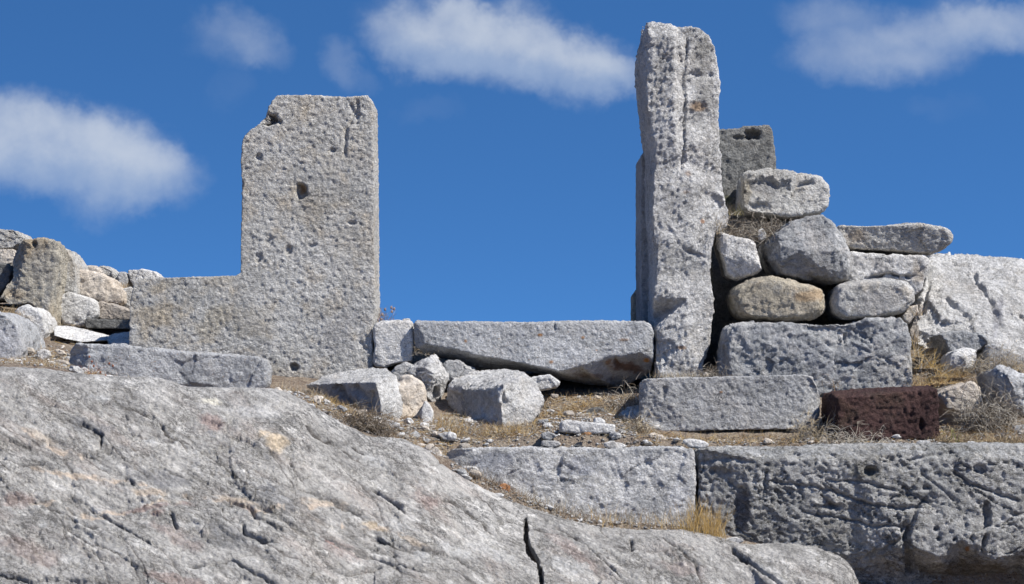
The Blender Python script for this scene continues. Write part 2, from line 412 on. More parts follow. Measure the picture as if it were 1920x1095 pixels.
    for (dx_, dy_, rx, ry, dep) in dents:
        r = np.hypot((px-dx_)/rx, (py-dy_)/ry)+fbm(co, 24, 4, .65, s+90)*.5
        d -= ss(r, 1.15, .55)*dep*front
    if len(cracks):
        jx = fbm(co, 12, 3, .6, s+91)*3.5; jy = fbm(co, 12, 3, .6, s+92)*3.5
        for (pl, wd, dep) in cracks:
            dist, tt = poly_dist(px+jx, py+jy, pl)
            d -= np.exp(-(dist/wd)**2)*dep*front*ss(tt, -.01, .1)*ss(tt, 1.01, .9)
    co = co+nr*d[:, None]
    org = np.array([co[:, 0].mean(), co[:, 1].mean(), co[:, 2].min()])
    me2.vertices.foreach_set('co', (co-org).ravel())
    apply_stains_shading(me2, co, px, py, front, stains_shading, s)
    me2.polygons.foreach_set('use_smooth', np.ones(len(me2.polygons), dtype=bool)); me2.update()
    me2.materials.clear()
    o = link_mesh(name, me2, org, (M[mat],)); me2.name = name
    tag(o, label, cat, group)
    return o

exec_marker = 0
# ------------------------------------------------------------------ terrain (one sheet to the horizon)
ctrl = [(-300,690,7.8),(0,690,7.8),(130,697,7.9),(340,756,7.9),(220,738,7.9),(430,758,8.0),(520,748,8.2),(430,750,8.3),(560,738,8.0),(620,772,7.9),(700,812,7.9),(760,818,8.0),(830,842,7.97),
 (1000,843,7.97),(1300,843,7.97),(1600,841,7.97),(1900,841,7.97),(2200,841,7.97),(2500,840,8.0),
 (650,770,8.3),(750,792,8.3),(850,788,8.4),(950,796,8.5),(1080,750,8.9),(1060,785,8.4),(1170,745,9.0),(1150,795,8.3),(1280,735,8.9),(1280,812,8.35),
 (1540,812,8.35),(1620,826,8.2),(1560,745,8.9),(1740,785,8.6),(1740,705,9.0),(1720,655,9.3),(1850,790,8.4),(1850,705,8.9),(1920,685,9.1),(1900,805,8.2),
 (2200,700,9.0),(60,682,8.4),(60,645,9.0),(120,652,9.0),(240,648,9.3),(200,640,9.4),(10,580,9.5),(150,618,9.7),(240,615,9.9),(-200,590,9.5),
 (460,715,8.8),(640,735,8.8),(900,690,9.7),(1100,700,9.6),(1180,700,9.6),(1000,692,9.6),(760,664,9.7),(820,672,9.7),(900,715,10.4),(1400,720,9.8),(1800,640,10.2),(200,590,10.4),(600,680,9.8),(1200,712,10.4),(-400,640,8.8)]
cw = np.array([at(*c) for c in ctrl])
def tps_fit(xy, z):
    n = len(xy); d = np.linalg.norm(xy[:, None]-xy[None], axis=2)
    K = np.where(d > 0, d*d*np.log(d+1e-12), 0)+np.eye(n)*.004
    Pm = np.hstack([np.ones((n, 1)), xy]); A = np.zeros((n+3, n+3)); A[:n, :n] = K; A[:n, n:] = Pm; A[n:, :n] = Pm.T
    return np.linalg.solve(A, np.concatenate([z, [0, 0, 0]]))
tw = tps_fit(cw[:, :2], cw[:, 2])
def terr(x, y):
    x = np.atleast_1d(np.asarray(x, float)); y = np.atleast_1d(np.asarray(y, float))
    xc = np.clip(x, -3.6, 3.6); yc = np.clip(y, 7.8, 10.5)
    d = np.hypot(xc[:, None]-cw[None, :, 0], yc[:, None]-cw[None, :, 1])
    up = (np.where(d > 0, d*d*np.log(d+1e-12), 0)@tw[:-3])+tw[-3]+tw[-2]*xc+tw[-1]*yc
    up = np.clip(up, ZC-.3, ZC+.55)
    up = up-np.maximum(0, y-10.5)*.22-np.maximum(0, np.abs(x)-3.6)*.06
    dxs = np.array([-1.2, -.27, -.11, .08, .29, .8, 1.1, 1.35, 1.7, 4.0]); dz = np.array([.10, -.20, -.29, -.375, -.44, -.50, -.58, -.70, -.80, -.9])
    low = ZC+np.interp(x, dxs, dz)-np.maximum(0, 7.8-y)*.75
    k = ss(y, 8.0, 8.12)
    k = np.maximum(k, ss(x, -.30, -.42)*ss(y, 7.6, 7.9))
    z = low*(1-k)+up*k
    p = np.stack([x, y, np.zeros_like(x)], 1)
    z = z+fbm(p, 3, 4, .5, 5)*.012+fbm(p, 25, 3, .6, 6)*.004
    far = ss(np.hypot(x, y-8), 8, 60)
    z = z*(1-far)+far*(-14+fbm(p, .012, 4, .5, 7)*6)
    return np.maximum(z, np.where(y < 7.6, .0+fbm(p, .8, 3, .5, 9)*.03, -60))
def axis(a, b, step, outer):
    c = list(np.arange(a, b+1e-6, step)); st = step; x = b; up = []
    while x < outer: st *= 1.22; x += st; up.append(x)
    st = step; x = a; dn = []
    while x > -outer: st *= 1.22; x -= st; dn.append(x)
    return np.array(dn[::-1]+c+up)
gx = axis(-2.9, 2.9, .016, 1500); gy = axis(7.6, 10.6, .016, 1500)
XX, YY = np.meshgrid(gx, gy); zz = np.concatenate([terr(XX[i], YY[i]) for i in range(len(gy))])
def grid_mesh(name, X, Yv, Z, nr_, nc):
    me = bpy.data.meshes.new(name); nvv = nr_*nc
    me.vertices.add(nvv); me.vertices.foreach_set('co', np.stack([X, Yv, Z], 1).ravel())
    r, c = np.meshgrid(np.arange(nr_-1), np.arange(nc-1), indexing='ij'); a = (r*nc+c).ravel()
    q = np.stack([a, a+1, a+nc+1, a+nc], 1).astype(np.int32); nf = len(q)
    me.loops.add(nf*4); me.loops.foreach_set('vertex_index', q.ravel())
    me.polygons.add(nf); me.polygons.foreach_set('loop_start', np.arange(0, nf*4, 4, dtype=np.int32)); me.polygons.foreach_set('loop_total', np.full(nf, 4, dtype=np.int32))
    me.polygons.foreach_set('use_smooth', np.ones(nf, dtype=bool)); me.update(calc_edges=True); me.validate()
    return me
gm = grid_mesh('ground', XX.ravel(), YY.ravel(), zz, len(gy), len(gx))
def soil_mat():
    m = bpy.data.materials.new('dry_soil'); m.use_nodes = True; t = NT(m.node_tree); m.node_tree.nodes.clear()
    tc = t.n('ShaderNodeTexCoord'); P = tc.outputs['Object']
    a = t.noise(P, 4, 6, .65).outputs['Fac']; b = t.noise(P, 28, 6, .7).outputs['Fac']; c = t.noise(P, 110, 4, .7).outputs['Fac']
    col = t.mix(t.ss(a, .35, .65), (.18, .135, .105), (.29, .235, .185))
    col = t.mix(t.ss(b, .42, .62), col, (.34, .28, .215))
    col = t.mix(t.ss(c, .56, .66), col, (.42, .38, .33))
    col = t.mix(t.ss(c, .42, .34), col, (.07, .045, .03))
    bp = t.n('ShaderNodeBump'); t.l(t.m('ADD', b, c), bp.inputs['Height']); bp.inputs['Strength'].default_value = 1; bp.inputs['Distance'].default_value = .02
    bs = t.n('ShaderNodeBsdfPrincipled'); t.l(col, bs.inputs['Base Color']); bs.inputs['Roughness'].default_value = 1; bs.inputs['Specular IOR Level'].default_value = .1
    t.l(bp.outputs[0], bs.inputs['Normal']); o = t.n('ShaderNodeOutputMaterial'); t.l(bs.outputs[0], o.inputs[0]); return m
tag(link_mesh('ground', gm, (0, 0, 0), (soil_mat(),)), 'dry stony brown soil of the terrace between the ruin stones', 'ground', kind='structure')

# ------------------------------------------------------------------ bedrock outcrop in the foreground
crest = np.array([(-420,676),(-300,684),(0,690),(100,697),(200,703),(300,708),(330,715),(350,722),(450,724),(520,728),(560,742),(590,765),(630,790),(690,818),(760,821),(800,836),(830,864),
 (880,898),(950,935),(1000,955),(1060,970),(1130,985),(1200,990),(1280,992),(1340,1003),(1380,1018),(1410,1021),(1470,1018),(1530,1028),(1580,1048),(1600,1068),(1612,1098),(1640,1180),(1700,1400)], float)
cols = np.arange(-420, 1690, 2.3); cr_y = np.interp(cols, crest[:, 0], crest[:, 1])
kk = np.ones(9)/9.; cr_s = np.convolve(np.pad(cr_y, 4, mode='edge'), kk, 'valid')
Yc = np.interp(cols, [-420, 560, 700, 1000, 1400, 1620, 1700], [7.5, 7.62, 7.74, 7.76, 7.74, 7.70, 7.6])
tt_ = np.concatenate([np.linspace(0, 1, 12)[:-1]**1.6*14, np.arange(14, 420, 2.3), np.geomspace(424, 1500, 30)])
rows = []
backn = 14
for k in range(backn, 0, -1):
    f = (k/backn)**1.5; y = Yc+f*.7; z = ZC+(HY-cr_s)/F*Yc-f*f*.9-f*.10
    rows.append(((cols-HX)/F*(Yc), y, z, cols, cr_s-k*.4))
for d in tt_:
    y = Yc-.34*math.sqrt(d/400)-.52*d/400
    y = np.maximum(y, 3.0)
    rows.append(((cols-HX)/F*y, y, ZC+(HY-(cr_s+d))/F*y, cols, cr_s+d))
BX = np.concatenate([r[0] for r in rows]); BY = np.concatenate([r[1] for r in rows]); BZ = np.concatenate([r[2] for r in rows])
Bpx = np.concatenate([r[3] for r in rows]); Bpy = np.concatenate([r[4] for r in rows])
bm_ = grid_mesh('bedrock', BX, BY, BZ, len(rows), len(cols))
nr = np.empty(len(BX)*3); bm_.vertices.foreach_get('normal', nr); nr = nr.reshape(-1, 3)
if nr[len(nr)//2, 2] < 0: bm_.flip_normals(); nr = -nr
co = np.stack([BX, BY, BZ], 1)
A = math.radians(33)          # strata dip to the lower right
Rm = np.array([[math.cos(A), 0, math.sin(A)], [0, 1, 0], [-math.sin(A), 0, math.cos(A)]])
q = co@Rm; qs = q*np.array([.32, .7, 1.4])
d = fbm(co, 1.1, 3, .5, 301)*.045+fbm(qs, 4.2, 3, .55, 302)*.013
fa, e1 = facets(qs, 4.2, 305); fb, e2 = facets(qs, 10, 306)
d += chips(qs, 3.2, 7, 305, .66)*.024-ss(e1, .04, 0)*.006*ss(fbm(co, 2, 2, .5, 319), -.2, .4)-ss(e2, .05, 0)*.0035*ss(fbm(co, 2, 2, .5, 309), -.2, .4)
rg = 1-np.abs(fbm(qs, 7, 4, .6, 307)); d -= ss(rg, .95, 1)*.008*ss(fbm(co, 1.7, 2, .5, 308), -.1, .4)
d += fbm(co, 50, 3, .7, 310)*.0042
edge = np.clip((Bpy-np.tile(cr_s, len(rows)))/60, 0, 1); d *= .35+.65*edge
jx = fbm(co, 9, 4, .6, 311)*6; jy = fbm(co, 9, 4, .6, 312)*6
cracks = [([(296,862),(333,881),(371,896)],3,.03),([(413,919),(470,941),(481,960),(546,989)],2.6,.03),([(584,904),(629,930),(652,949),(690,970)],4,.045),
 ([(571,991),(633,1024),(692,1050),(728,1064),(765,1072),(801,1086)],3.2,.035),([(772,1028),(819,1042),(867,1064),(910,1093)],3,.03),([(608,1053),(648,1079),(692,1079),(715,1072)],4,.035),
 ([(345,1059),(379,1063),(436,1047),(451,1059),(477,1074),(523,1093)],3.2,.035),([(318,957),(337,983)],4,.03),([(0,1070),(61,1089),(114,1087),(227,1098)],3,.03),
 ([(163,941),(227,983),(296,1029)],2.6,.018),([(0,852),(45,862),(87,858)],3,.02),([(455,976),(459,994),(493,1010),(525,1014)],4.5,.04),([(144,782),(167,794),(186,809),(186,832)],3.4,.022),
 ([(546,857),(586,900)],3,.02),([(699,911),(728,933),(768,959)],3,.025),([(644,826),(666,835),(690,848)],2.5,.02),([(1357,1013),(1390,1043),(1430,1067),(1467,1097)],3,.04),
 ([(1183,1006),(1187,1035)],2.5,.025),([(560,770),(620,830),(700,870)],2.5,.012),([(700,1010),(760,1040)],2.5,.012),([(1040,985),(1100,1030),(1170,1095)],2.6,.016),
 ([(820,930),(880,960),(930,1010)],2.6,.015),([(230,750),(300,780),(360,840)],2.6,.012),([(1240,1000),(1300,1050),(1320,1095)],2.6,.014)]
crk = np.zeros(len(BX))
for pl, wd, dep in cracks:
    dist, t_ = poly_dist(Bpx+jx, Bpy+jy, pl)
    k = ss(t_, -.01, .12)*ss(t_, 1.01, .88)
    wd = max(2.4, wd*.75)
    d -= np.exp(-(dist/wd)**2)*dep*.8*k
    crk = np.maximum(crk, ss(dist, 2.6, .8)*k)
    d += np.exp(-((dist-wd*3)/(wd*4))**2)*.004*k
rl_ = random.Random(31); seam = np.zeros(len(BX))      # long thin seams following the dip, and pale calcite seams nearly level
for k in range(30):
    x0, y0 = rl_.uniform(-100, 1350), rl_.uniform(720, 1080); a_ = math.radians(rl_.gauss(36, 9)); pl = [(x0, y0)]
    for q_ in range(rl_.randint(4, 11)):
        a_ += rl_.gauss(0, .16); st_ = rl_.uniform(18, 40); pl.append((pl[-1][0]+math.cos(a_)*st_, pl[-1][1]+math.sin(a_)*st_))
    dist, t_ = poly_dist(Bpx+jx*1.2, Bpy+jy*1.2, pl); k_ = ss(t_, -.01, .15)*ss(t_, 1.01, .85)
    d -= np.exp(-(dist/2.4)**2)*rl_.uniform(.003, .009)*k_
    crk = np.maximum(crk, ss(dist, 2.0, .5)*k_*rl_.uniform(.5, .95))
for pl in [[(60,868),(150,880),(210,884),(300,915),(350,925)], [(150,952),(240,948),(330,935),(420,922),(480,945),(560,940),(640,935)], [(0,920),(80,938),(200,968)], [(640,985),(720,990),(780,1012)], [(40,800),(110,835),(180,850)]]:
    dist, t_ = poly_dist(Bpx+jx*1.5, Bpy+jy*1.5, pl)
    seam = np.maximum(seam, ss(dist, 6.5, 1.5)*ss(fbm(co, 16, 4, .6, 340), -.15, .35))
d -= ss(seam, .3, 1)*.003
co = co+nr*d[:, None]
# the deep open fissure
dist, t_ = poly_dist(Bpx+jx*.4, Bpy+jy*.4, [(989,966),(984,1006),(991,1035),(1002,1057),(1011,1093),(1016,1160)])
wd = np.interp(t_, [0, .1, .25, .45, .6, .8, 1], [.8, 3.5, 3, 6, 5.5, 3, 2])
dk = ss(dist, wd*1.25, wd*.55); co[:, 1] += dk*.30; co[:, 2] -= dk*.14
bm_.vertices.foreach_set('co', co.ravel())
CR, PK, WH = (.66, .54, .42), (.37, .25, .22), (.66, .655, .64)
apply_stains_shading(bm_, co, Bpx, Bpy, np.ones(len(BX)), [(394,746,26,7,4,(.74,.70,.60),1.),(519,822,32,18,20,(.74,.61,.45),1.),(144,881,62,5,6,CR,.75),(280,915,46,8,8,CR,.7),(436,926,66,7,14,CR,.7),
 (280,945,80,7,-6,PK,.6),(23,926,36,16,0,PK,.5),(606,934,46,8,12,CR,.6),(394,782,24,12,20,PK,.6),(712,988,34,9,22,(.50,.38,.24),.7),(801,937,36,16,10,PK,.45),(765,1010,44,6,28,CR,.5),
 (610,1011,64,3.5,44,WH,.8),(506,903,30,2.5,42,WH,.7),(80,815,40,9,20,CR,.45),(60,1030,60,24,20,PK,.35),(330,1000,60,14,30,PK,.35),(650,1040,50,18,30,PK,.35),(1070,1040,60,16,40,PK,.35),
 (1270,1060,60,16,10,PK,.3),(190,690+50,18,8,0,WH,.7),(280,812,12,9,0,WH,.6),(365,862,14,10,0,WH,.6),(378,980,22,14,10,WH,.5),(80,975,10,9,0,WH,.6),(840,1035,34,14,25,WH,.6),(800,1052,26,12,25,WH,.5),
 (740,985,30,14,20,WH,.45),(1060,1065,40,14,20,WH,.5),(920,1045,50,14,30,WH,.4),(480,770,60,14,20,WH,.4),(700,860,50,10,25,WH,.5),(320,1085,60,10,10,PK,.4),(1450,1080,40,12,30,WH,.5),
 (290,955,24,6,0,PK,.6),(180,795,70,18,15,(.24,.245,.26),.5),(300,890,60,16,10,(.23,.235,.25),.5),(520,930,70,20,20,(.24,.245,.26),.4),(420,1000,50,24,40,(.25,.255,.265),.4)], 400)
crk = np.maximum(crk, ss(e2, .035, 0)*.55*ss(fbm(co, 2, 2, .5, 309), -.1, .4)); crk = np.maximum(crk, ss(rg, .97, 1)*.6*ss(fbm(co, 1.7, 2, .5, 308), .0, .4))
colr = np.empty(len(BX)*4, dtype=np.float32); bm_.attributes['stain_shading'].data.foreach_get('color', colr); colr = colr.reshape(-1, 4)
mk = seam*.85 > colr[:, 3]; colr[mk, :3] = (.68, .56, .45); colr[:, 3] = np.maximum(colr[:, 3], seam*.85)
mk = crk*.8 > colr[:, 3]; colr[mk, :3] = (.07, .06, .055); colr[:, 3] = np.maximum(colr[:, 3], crk*.8); bm_.attributes['stain_shading'].data.foreach_set('color', colr.ravel())
bm_.update()
tag(link_mesh('bedrock', bm_, (0, 0, 0), (M['bed'],)), 'smooth grey marble bedrock sloping across the foreground with cracks and pink veins', 'bedrock', kind='structure')

# ------------------------------------------------------------------ the stones
OR = (.36, .17, .05)
# --- left jamb slab
stone('carved_slab', 'tall pitted grey slab cut to an L shape, left side of the doorway', 'stone slab',
 [(520,178),(579,177),(648,181),(690,179),(698,190),(701,319),(702,478),(704,578),(698,612),(699,690),(698,740),(560,742),(420,735),(238,700),(240,645),(243,560),(250,528),(264,521),(340,519),(440,516),
  (450,511),(452,400),(451,300),(454,262),(463,248),(488,231),(498,218),(503,200),(511,187)], 9.0, .34, 'slab', 'pecked', rnd=0, back=1.0, vox=.0052, sm=3, amp=1.,
 dents=[(503,224,17,9,.045),(566,357,11,15,.035),(552,687,8,7,.035),(485,295,8,7,.014),(620,283,7,6,.012),(448,345,8,10,.015),(670,210,5,20,.012),(660,418,9,5,.012),(540,470,7,10,.012),(505,450,12,14,.010),(590,460,9,7,.010),(485,480,8,12,.012)],
 cracks=[([(655,190),(664,215),(650,240),(645,300)],3,.012),([(500,215),(530,232)],4,.02),([(672,640),(690,660)],3,.01)],
 stains_shading=[(566,352,10,14,0,(.36,.22,.10),.8),(300,590,70,34,-20,(.46,.36,.22),.45),(400,600,60,30,-40,(.45,.38,.26),.4),(300,540,50,12,-20,(.44,.37,.26),.4),(480,600,50,40,0,(.42,.37,.29),.35),(560,250,20,12,0,(.60,.59,.57),.5),(670,310,18,30,0,(.56,.54,.51),.5),
         (470,690,100,14,5,(.44,.39,.31),.4),(640,620,50,50,0,(.37,.36,.36),.5),(390,640,24,6,0,(.5,.42,.3),.5)])
stone('stone_block', 'long low grey block lying under the foot of the L-shaped slab', 'stone block',
 [(129,658,.03),(140,643),(165,642),(250,648),(290,651),(370,660),(480,667),(498,675),(506,690),(502,722),(480,745),(340,748),(240,742),(160,730),(132,715,.03),(127,680,.05)], 8.42, .42, 'sill', 'broken', rnd=.03, amp=.6,
 dents=[(365,728,30,7,.014)], cracks=[([(330,690),(350,715),(375,730)],2.2,.006)], stains_shading=[(370,700,30,26,30,(.20,.21,.23),.5)])
# --- doorway sill
stone('stone_block', 'small squarish pale block between the L-shaped slab and the long sill', 'stone block',
 [(700,615),(704,606),(712,603),(740,601),(768,600),(774,606),(776,655),(774,679),(744,684),(722,691),(704,689),(700,682)], 8.98, .40, 'white', 'smooth', rnd=.06, amp=.8, back=.9)
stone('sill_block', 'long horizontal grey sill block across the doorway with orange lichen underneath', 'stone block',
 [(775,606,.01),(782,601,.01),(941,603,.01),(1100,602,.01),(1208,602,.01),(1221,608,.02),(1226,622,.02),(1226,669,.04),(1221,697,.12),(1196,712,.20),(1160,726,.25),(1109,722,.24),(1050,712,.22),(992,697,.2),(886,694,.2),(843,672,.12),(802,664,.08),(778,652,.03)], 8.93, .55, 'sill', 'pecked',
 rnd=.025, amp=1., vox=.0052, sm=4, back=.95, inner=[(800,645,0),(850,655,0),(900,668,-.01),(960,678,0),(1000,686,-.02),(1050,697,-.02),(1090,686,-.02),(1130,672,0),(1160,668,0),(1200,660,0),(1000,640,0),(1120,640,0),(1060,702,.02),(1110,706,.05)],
 stains_shading=[(1180,690,44,12,10,(.16,.08,.045),.85),(1212,676,8,5,0,(.50,.22,.04),.9),(1110,707,44,7,5,(.22,.15,.10),.6),(1070,665,60,20,10,(.50,.51,.53),.35),(873,640,5,4,0,OR,.9),(1012,628,5,3,0,OR,.9),(1170,637,12,4,0,OR,.6),(1093,633,4,3,0,OR,.8),(1034,679,5,4,0,OR,.8),(1141,679,7,7,0,OR,.7)],
 cracks=[([(939,620),(938,660),(936,690)],1.6,.003),([(1041,604),(1043,622)],2,.01),([(1150,672),(1166,690)],4,.02)])
stone('gap_backing', 'added dark backing for the shade in the gap between the small squarish block and the sill', 'stone',
 [(735,618),(800,614),(850,640),(860,720),(735,720)], 9.62, .2, 'dark', 'smooth', rnd=0)  # added behind the joint, dark to stand in for its deep shade
# --- right jamb and its neighbours
stone('jamb_pillar', 'tallest stone, a rough white upright pillar on the right of the doorway', 'stone pillar',
 [(1206,44,.34),(1211,40,.12),(1222,40,.05),(1255,44,.02),(1270,50,.05),(1290,50,.03),(1308,51,.03),(1322,62,.03),(1335,75,.04),(1342,95,.05),(1345,112,.05),(1350,138,.05),(1351,165,.05),(1347,200,.05),(1346,235,.05),(1349,262,.05),(1353,330,.05),(1358,368,.05),
  (1365,395,.1),(1363,425,.12),(1342,436,.06),(1334,470,.04),(1333,503,.03),(1339,567,.03),(1334,640,.03),(1322,680,.02),(1318,705,.02),(1312,745),(1232,745),(1228,680,.04),(1224,600,.15),(1219,500,.34),(1215,400,.34),(1214,300,.34),(1209,250,.34),(1203,200,.34),(1198,150,.34),(1197,100,.34),(1203,72,.34)],
 8.95, .62, 'jamb', 'tooled', rnd=0, back=.98, vox=.0055, sm=3, amp=1.0,
 inner=[(1214,60,0),(1213,110,0),(1213,150,0),(1212,200,0),(1222,245,0),(1228,275,0),(1229,310,0),(1224,350,0),(1222,400,0),(1224,440,0),(1231,470,0),(1230,520,0),(1226,560,0),(1230,620,0),(1232,690,0),
        (1262,70,-.02),(1264,150,-.02),(1266,230,-.02),(1270,290,0),(1283,80,.03),(1284,160,.035),(1282,230,.035),(1277,300,.02),(1300,90,.02),(1300,180,.02),(1305,260,.01),(1310,350,0),(1300,450,0),(1290,560,-.01),(1280,650,-.01),(1260,450,-.01)],
 cracks=[([(1288,50),(1287,110),(1283,160),(1284,230),(1281,285),(1276,330)],1.8,.016),([(1271,50),(1273,90),(1279,120)],1.8,.012),([(1290,135),(1310,142),(1335,138)],5,.010),([(1240,400),(1275,460),(1320,490)],2.5,.005),([(1290,470),(1320,480),(1335,492)],3,.010),([(1245,655),(1246,690)],3,.01)],
 dents=[(1284,205,4,12,.02)],
 stains_shading=[(1320,95,26,45,0,(.27,.265,.25),.7),(1318,170,24,30,0,(.33,.32,.30),.6),(1308,200,14,8,0,(.40,.25,.13),.7),(1290,325,9,8,0,(.34,.22,.14),.6),(1240,300,20,60,0,(.42,.42,.43),.5),(1205,200,8,150,0,(.33,.33,.36),.4),(1318,415,4,4,0,(.4,.2,.1),.8),(1278,652,10,4,0,OR,.7),(1270,500,40,60,0,(.40,.40,.39),.45),(1285,360,12,5,0,(.40,.28,.2),.5)])  # tall bluish strip paints shade onto the narrow left side face
stone('jamb_slab', 'narrow shaded grey slab edge just behind the tall pillar, on its left', 'stone slab',
 [(1202,290),(1208,284),(1228,288),(1240,400),(1240,745),(1206,745),(1203,600),(1200,450)], 9.52, .40, 'grey', 'pecked', rnd=.0, back=1.0)
stone('rubble_stone', 'small upright stone peeping out left of the tall pillar above the sill', 'stone',
 [(1185,552),(1193,540),(1203,534),(1213,540),(1214,620),(1187,630)], 9.95, .25, 'tan', 'smooth', rnd=.08)
stone('rear_slab', 'dark lichen-grey upright slab standing behind the pillar, with a scooped top', 'stone slab',
 [(1335,243),(1352,241),(1379,240),(1394,236),(1412,234),(1440,233),(1448,240),(1452,268),(1457,312),(1460,400),(1462,560),(1450,690),(1330,690),(1330,400)], 9.85, .30, 'dark', 'tooled', rnd=.0, back=1.0, amp=.8,
 dents=[(1410,252,15,9,.05),(1393,258,18,5,.02)], stains_shading=[(1366,375,14,16,0,(.20,.20,.08),.6),(1445,300,8,30,0,(.36,.35,.33),.5)])
stone('stone_block', 'rounded pale block resting highest in the rubble right of the pillar', 'stone block',
 [(1390,327),(1396,322),(1408,320),(1439,315,.05),(1473,320,.05),(1506,325,.04),(1539,331,.03),(1552,345,.02),(1556,357,.02),(1555,386,.02),(1546,399,.03),(1520,404),(1480,406),(1400,400),(1388,393)], 9.42, .42, 'slab', 'broken', rnd=.05, amp=.8,
 dents=[(1440,352,40,18,.022),(1428,388,26,9,.016)], cracks=[([(1480,370),(1495,350),(1525,340)],3,.02)], stains_shading=[(1440,355,36,16,10,(.24,.24,.25),.6),(1400,360,9,30,0,(.30,.25,.16),.5)])
stone('boulder', 'dark slate-grey angular boulder in the middle of the rubble stack', 'boulder',
 [(1429,458,.08),(1450,435,.03),(1480,413,.03),(1515,403,.03),(1543,398,.03),(1554,406,.03),(1570,423,.03),(1582,440,.03),(1593,467,.03),(1597,513,.04),(1590,527,.06),(1563,532,.05),(1523,526,.05),(1460,514,.05),(1450,503,.06),(1437,482,.09)], 9.02, .55, 'blue', 'broken', rnd=.07, amp=.75,
 inner=[(1458,445,0),(1462,490,0),(1500,470,-.02),(1570,470,-.01),(1550,510,0)])
stone('boulder', 'white wedge-shaped stone leaning against the right side of the pillar', 'boulder',
 [(1335,428,.05),(1348,430),(1380,440),(1408,447),(1418,456),(1428,490),(1432,506),(1420,516,.02),(1387,527,.03),(1373,524,.03),(1362,517,.02),(1355,490),(1343,463,.02)], 9.05, .38, 'white', 'broken', rnd=.08, amp=.6, back=.85, inner=[(1362,460,0),(1400,480,-.02)])
stone('boulder', 'tan-brown rounded boulder with ochre patches, left one of the round pair', 'boulder',
 [(1368,550),(1377,537),(1413,520),(1447,517),(1473,522),(1497,533),(1537,540),(1548,560),(1548,583),(1527,597),(1480,603),(1413,602),(1387,596),(1372,577)], 8.98, .48, 'tan', 'broken', rnd=.16, amp=.7, sm=10,
 stains_shading=[(1515,555,30,12,0,(.42,.26,.12),.5),(1440,590,60,8,0,(.44,.41,.35),.5)])
stone('boulder', 'smooth pale grey rounded boulder, right one of the round pair', 'boulder',
 [(1558,565),(1570,537),(1593,528),(1660,522),(1700,527),(1715,543),(1714,565),(1694,587),(1640,598),(1580,602),(1560,588)], 8.98, .48, 'slab', 'smooth', rnd=.16, amp=.8, sm=10, stains_shading=[(1640,565,50,25,0,(.38,.36,.35),.5),(1600,535,40,8,-10,(.56,.53,.49),.4)])
stone('wall_slab', 'flat pale slab squeezed between the long capstone and the smooth grey boulder', 'stone slab',
 [(1585,472),(1593,470),(1627,475),(1670,478),(1727,480),(1740,484),(1737,513),(1727,545),(1712,560),(1705,530),(1690,524),(1620,530),(1590,530)], 9.22, .5, 'white', 'broken', rnd=.03, amp=.7,
 dents=[(1665,520,40,7,.05)], stains_shading=[(1720,520,14,24,0,(.40,.31,.21),.5),(1640,500,50,12,10,(.40,.39,.38),.4)])
stone('capstone', 'long flat capstone overhanging at the top right of the rubble stack', 'stone slab',
 [(1567,432),(1573,422),(1627,422),(1720,418),(1777,427),(1788,440),(1787,452),(1770,466,.03),(1747,474,.04),(1707,475,.04),(1660,470,.04),(1593,466,.03),(1572,455)], 9.22, .45, 'slab', 'broken', rnd=.06, amp=.7, back=.93,
 stains_shading=[(1610,445,30,16,0,(.45,.35,.25),.55),(1690,445,30,18,20,(.30,.30,.29),.5)])
stone('stone_block', 'large bluish-grey chipped block carrying the two rounded boulders', 'stone block',
 [(1352,640,.10),(1360,618,.04),(1387,607),(1457,604),(1587,607),(1627,598),(1687,596),(1701,607),(1708,633),(1711,717),(1709,760),(1560,770),(1350,755,.06),(1349,690,.10)], 8.88, .62, 'blue', 'broken', rnd=.02, amp=1.0,
 inner=[(1366,640,0),(1366,700,0),(1450,640,-.01),(1580,640,0),(1640,650,0),(1580,625,.02)],
 dents=[(1584,635,4,10,.022),(1440,690,10,14,.012)], cracks=[([(1600,650),(1640,665),(1690,690)],2.2,.008)], stains_shading=[(1500,650,90,30,30,(.34,.345,.36),.5),(1695,660,6,40,15,(.50,.49,.48),.6)])
stone('gap_backing', 'added dark backing for the shade in the gaps behind the round pair of boulders', 'stone',
 [(1334,420),(1420,400),(1560,420),(1600,450),(1700,490),(1740,500),(1745,700),(1740,750),(1300,750),(1300,640),(1330,600)], 9.62, .20, 'dark', 'smooth', rnd=.0, back=1.0, vox=.012)  # unseen filler added so the gaps show dark instead of sky
stone('wedge_stone', 'small pale stone wedged beside the smooth grey boulder and big white outcrop', 'stone',
 [(1690,592),(1704,574),(1722,570),(1724,585),(1713,601),(1705,609),(1694,602)], 9.05, .2, 'cream', 'broken', rnd=.1)
stone('wedge_stone', 'thin brown shard stuck in the crack left of the big white outcrop', 'stone',
 [(1703,620),(1712,600),(1726,568),(1732,575),(1722,610),(1720,640),(1712,655)], 9.25, .2, 'soilstone', 'broken', rnd=.08)
